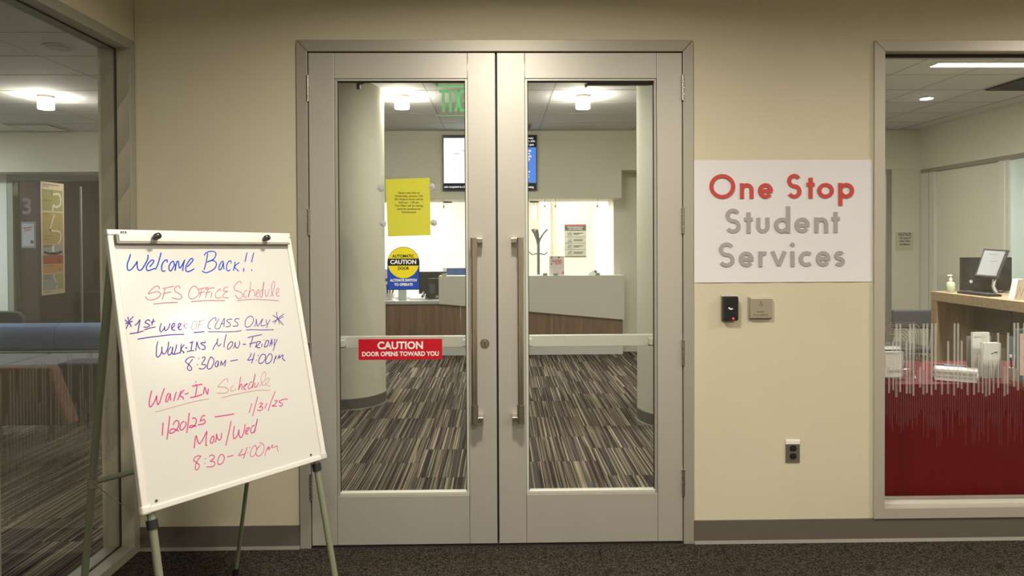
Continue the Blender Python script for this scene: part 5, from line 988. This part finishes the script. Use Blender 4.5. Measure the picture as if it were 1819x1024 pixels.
# teal shelf in the back
t = thing('teal_bookcase', 'blue grey shelf of folders under the desk end, beyond it', 'shelf', (4.9, 2.9, 0))
m_teal = mat('blue_grey_steel', (0.15, 0.20, 0.215), 0.5)
B(4.75, 5.40, 2.9, 3.25, 0.0, 0.04).build('bottom', m_teal, t); B(4.75, 5.40, 2.9, 3.25, 0.78, 0.81).build('top', m_teal, t); B(4.75, 5.40, 3.22, 3.25, 0.04, 0.78).build('back', m_teal, t)
for x in (4.75, 5.38): B(x, x+0.02, 2.9, 3.219, 0.04, 0.78).build('side', m_teal, t)
B(4.77, 5.38, 2.9, 3.219, 0.40, 0.42).build('shelf_board', m_teal, t)
for i in range(9):
    f_ = thing('folder', ['first','second','third','fourth','fifth','sixth','seventh','eighth','ninth'][i]+' upright folder from the left in the blue grey shelf', 'folder', (4.80+i*0.06, 3.0, 0.42), group='folders in the blue grey shelf')
    B(4.78+i*0.06, 4.828+i*0.06, 2.93, 3.19, 0.4205, 0.68+0.02*(i % 3)).build('cover', mat('folder', (0.10+0.03*(i % 4), 0.16+0.02*(i % 3), 0.2), 0.6), f_)
# red table with cloth
tb = thing('folding_table', 'folding table hidden under the red cloth', 'table', (2.8, 0.5, 0))
B(2.065, 3.50, 0.215, 0.87, 0.70, 0.733).build('tabletop', m_paperw, tb, bevel=0.004)
for x in (2.2, 3.36):
    for y in (0.26, 0.78): MB().cyl((x, y, 0.001), (x, y, 0.70), 0.014, n=12).build('leg', m_dgrey, tb, smooth=True)
# cloth: top sheet and skirt following the table edge with folds
x0, x1, y0, y1, zt = 2.055, 3.515, 0.205, 0.885, 0.738
per = []
def edge(ax, ay, bx, by, n):
    for i in range(n): per.append((ax+(bx-ax)*i/n, ay+(by-ay)*i/n))
edge(x0, y1, x0, y0, 26); edge(x0, y0, x1, y0, 70); edge(x1, y0, x1, y1, 20); edge(x1, y1, x0, y1, 50)
cxm, cym = (x0+x1)/2, (y0+y1)/2
mb = MB(); rows_n = 16; NP = len(per)
for j in range(rows_n+1):
    f_ = j/rows_n; z = zt-f_*(zt-0.006)
    for i, (x, y) in enumerate(per):
        nx = -1 if i < 26 else (0 if i < 96 else (1 if i < 116 else 0)); ny = 0 if i < 26 else (-1 if i < 96 else (0 if i < 116 else 1))
        dcorner = min(abs(i-26), abs(i-96), abs(i-0), abs(i-116)); cf = math.exp(-(dcorner/2.2)**2)
        if dcorner < 1: nx = -1 if i in (26, 0) else 1; ny = -1 if i in (26, 96) else 1
        if i == 0: nx, ny = -1, 1
        wv = 0.5+0.5*math.sin(i*0.62+1.2*math.sin(i*0.23))
        near = math.exp(-(abs(i-26)/9.0)**2)
        amp = (0.002+f_*wv*(0.010+0.016*near)) if j else 0.0
        amp += cf*0.022*f_
        fx = x+nx*amp; fy = y+ny*amp
        
        mb.v.append((fx, fy, z if j else zt))
for j in range(rows_n):
    for i in range(NP):
        k = (i+1) % NP; mb.f.append((j*NP+i, j*NP+k, (j+1)*NP+k, (j+1)*NP+i))
mb.f.append(tuple(range(NP)))
m_red = mat('red_satin_cloth', (0.14, 0.0008, 0.0022), 0.65, spec=0.18, bump=(300, 0.1, 0.001))
ob = tag(mb.build('tablecloth', m_red, None, org=(2.78, 0.5, 0), smooth=True), 'deep red satin cloth draped over the table behind the right window', 'tablecloth')
ZT = 0.7385
# wire file sorter with brochures
t = thing('wire_sorter', 'chrome wire file sorter with many arches on the red table', 'file sorter', (2.30, 0.45, ZT))
def fx_(p, y): return (p-887.0)*(y+3.4516)/1246.0      # metres across at depth y
for k in range(8):
    y = 0.31+0.034*k; d = y+3.4516; xa = fx_(1573+1.5*k, y); xb = fx_(1616+4.0*k, y); zt_ = 1.498-(597-3.4*k-425)*d/1246.0
    MB().tube([(xa, y, ZT+0.014), (xa, y, zt_-0.02), (xa+0.02, y, zt_), (xb-0.03, y, zt_), (xb, y, zt_-0.025), (xb+0.006, y, zt_-0.075), (xb, y, ZT+0.014)], 0.0022, n=8).build('wire_arch', m_chrome, t, smooth=True)
MB().tube([(2.075, 0.30, ZT+0.01), (2.26, 0.30, ZT+0.01), (2.40, 0.56, ZT+0.01), (2.20, 0.56, ZT+0.01)], 0.004, closed=True).build('base_frame', m_chrome, t, smooth=True)
MB().tube([(2.075, 0.298, ZT+0.165), (2.24, 0.298, ZT+0.165)], 0.004).build('dark_rail', m_blackm, t)
for k in range(4):
    b_ = thing('brochure', ['front white brochure in the wire sorter', 'second white brochure in the wire sorter', 'third white brochure in the wire sorter', 'rearmost white brochure in the wire sorter'][k], 'brochure', (2.2, 0.32+k*0.045, ZT), group='white brochures in the wire sorter')
    B(2.108+0.018*k, 2.205+0.020*k, 0.315+k*0.045, 0.327+k*0.045, ZT+0.015, ZT+0.152+0.003*k).build('cover', m_paperw, b_)
    B(2.118+0.018*k, 2.195+0.020*k, 0.3135+k*0.045, 0.3149+k*0.045, ZT+0.04, ZT+0.055).build('print_band', mat('pale_print', (0.45, 0.42, 0.40), 0.7), b_)
# booklets stack
for k in range(5):
    b_ = thing('booklet', ['lowest', 'second from bottom', 'middle', 'second from top', 'top'][k]+' booklet of the white stack in front of the oak desk', 'booklet', (2.50, 0.3, ZT+k*0.012), group='white booklets stacked on the red table')
    a_ = 0.01*(k % 3)-0.01
    MB().hexa([(x_+a_*.4, y_, z_) for z_ in (ZT+0.0003+k*0.0122, ZT+0.0120+k*0.0122) for x_, y_ in ((2.378, 0.31), (2.545, 0.215), (2.610, 0.31), (2.44, 0.42))]).build('cover', m_paperw if k % 2 == 0 else mat('grey_cover', (0.45, 0.44, 0.40), 0.6), b_)
for k, (x, y, c, lab) in enumerate(((2.47, 0.40, m_black, 'black pen on the booklet stack'), (2.52, 0.36, mat('blue_pen', (0.1, 0.22, 0.4), 0.4), 'blue pen on the booklet stack'))):
    t = thing('pen', lab, 'pen', (x, y, ZT+0.066)); MB().cyl((x-0.05, y+0.02, ZT+0.066), (x+0.05, y-0.01, ZT+0.066), 0.004, n=10).build('barrel', c, t, smooth=True)
    MB().cyl((x+0.05, y-0.01, ZT+0.066), (x+0.058, y-0.0124, ZT+0.066), 0.004, 0.001, n=10).build('tip', m_chrome, t, smooth=True)
# brochure holder
t = thing('brochure_holder', 'clear brochure holder full of white leaflets on the red table', 'brochure holder', (2.69, 0.35, ZT))
MB().box(2.625, 2.632, 0.30, 0.42, ZT+0.001, ZT+0.17).box(2.756, 2.763, 0.30, 0.42, ZT+0.001, ZT+0.17).build('side_wall', m_glass_thin, t)
B(2.633, 2.755, 0.30, 0.304, ZT+0.001, ZT+0.11).build('front_wall', m_glass_thin, t); B(2.625, 2.763, 0.421, 0.425, ZT+0.001, ZT+0.22).build('back_wall', mat('grey_back', (0.3, 0.3, 0.3), 0.5), t)
lf_ = thing('leaflet', 'tall white leaflet at the back of the brochure holder', 'leaflet', (2.68, 0.39, ZT), group='leaflets in the brochure holder')
B(2.64, 2.735, 0.395, 0.41, ZT+0.002, ZT+0.245).build('sheet', m_paperw, lf_); B(2.65, 2.72, 0.3935, 0.3948, ZT+0.215, ZT+0.225).build('heading_line', m_alu_light, lf_)
lf_ = thing('leaflet', 'front white leaflet with small dark marks in the brochure holder', 'leaflet', (2.70, 0.33, ZT), group='leaflets in the brochure holder')
B(2.658, 2.752, 0.33, 0.36, ZT+0.002, ZT+0.195).build('sheet', m_paperw, lf_)
MB().box(2.70, 2.71, 0.3285, 0.3298, ZT+0.135, ZT+0.14).box(2.715, 2.74, 0.3285, 0.3298, ZT+0.140, ZT+0.147).build('dark_marks', m_dgrey, lf_)
# pen cup
t = thing('pen_cup', 'small cup of black pens between the brochure holder and framed sign', 'cup', (2.78, 0.30, ZT))
MB().lathe((2.775, 0.27, ZT+0.0005), [(0.018, 0), (0.02, 0.05), (0.021, 0.07)], 16).build('cup', mat('dull_silver', (0.5, 0.45, 0.4), 0.3, 0.6), t, smooth=True)
for dx in (-0.008, 0.008): p_ = MB().cyl((2.775+dx*.5, 0.27, ZT+0.01), (2.775+dx*1.5, 0.27, ZT+0.125), 0.0035, n=8).build('pen', m_black, t, smooth=True); MB().cyl((2.775+dx*1.5, 0.27, ZT+0.1255), (2.775+dx*1.62, 0.27, ZT+0.14), 0.0055, n=10).build('pen_cap', m_paperw, p_, smooth=True)
# framed sign
t = thing('framed_sign', 'framed pink sign with red words at the right edge of the window', 'sign', (2.95, 0.25, ZT))
m_tf = mat('teal_frame', (0.07, 0.115, 0.125), 0.35)
B(2.785, 3.14, 0.262, 0.27, ZT+0.001, ZT+0.275).build('backing', m_tf, t)
B(2.775, 3.15, 0.245, 0.2615, ZT+0.276, ZT+0.283).build('top_edge', m_glass_thin, t)
B(2.803, 3.12, 0.258, 0.2615, ZT+0.03, ZT+0.255).build('sheet', mat('pale_pink_sheet', (0.66, 0.50, 0.43), 0.6), t)
m_rw = mat('red_words', (0.50, 0.07, 0.05), 0.6)
text('words', '202', 0.036, (2.822, 0.2572, ZT+0.175), m_dgrey, t, align='LEFT', bold=0.0008)
text('words', 'FI', 0.034, (2.832, 0.2572, ZT+0.145), m_rw, t, align='LEFT', bold=0.0004)
text('words', 'WO', 0.034, (2.822, 0.2572, ZT+0.115), m_rw, t, align='LEFT', bold=0.0004)
MB().box(2.82, 2.88, 0.2572, 0.258, ZT+0.224, ZT+0.23).box(2.82, 2.88, 0.2572, 0.258, ZT+0.235, ZT+0.241).build('red_lines', m_rw, t)
B(2.80, 3.12, 0.22, 0.262, ZT+0.0004, ZT+0.006).build('foot', m_glass_thin, t)
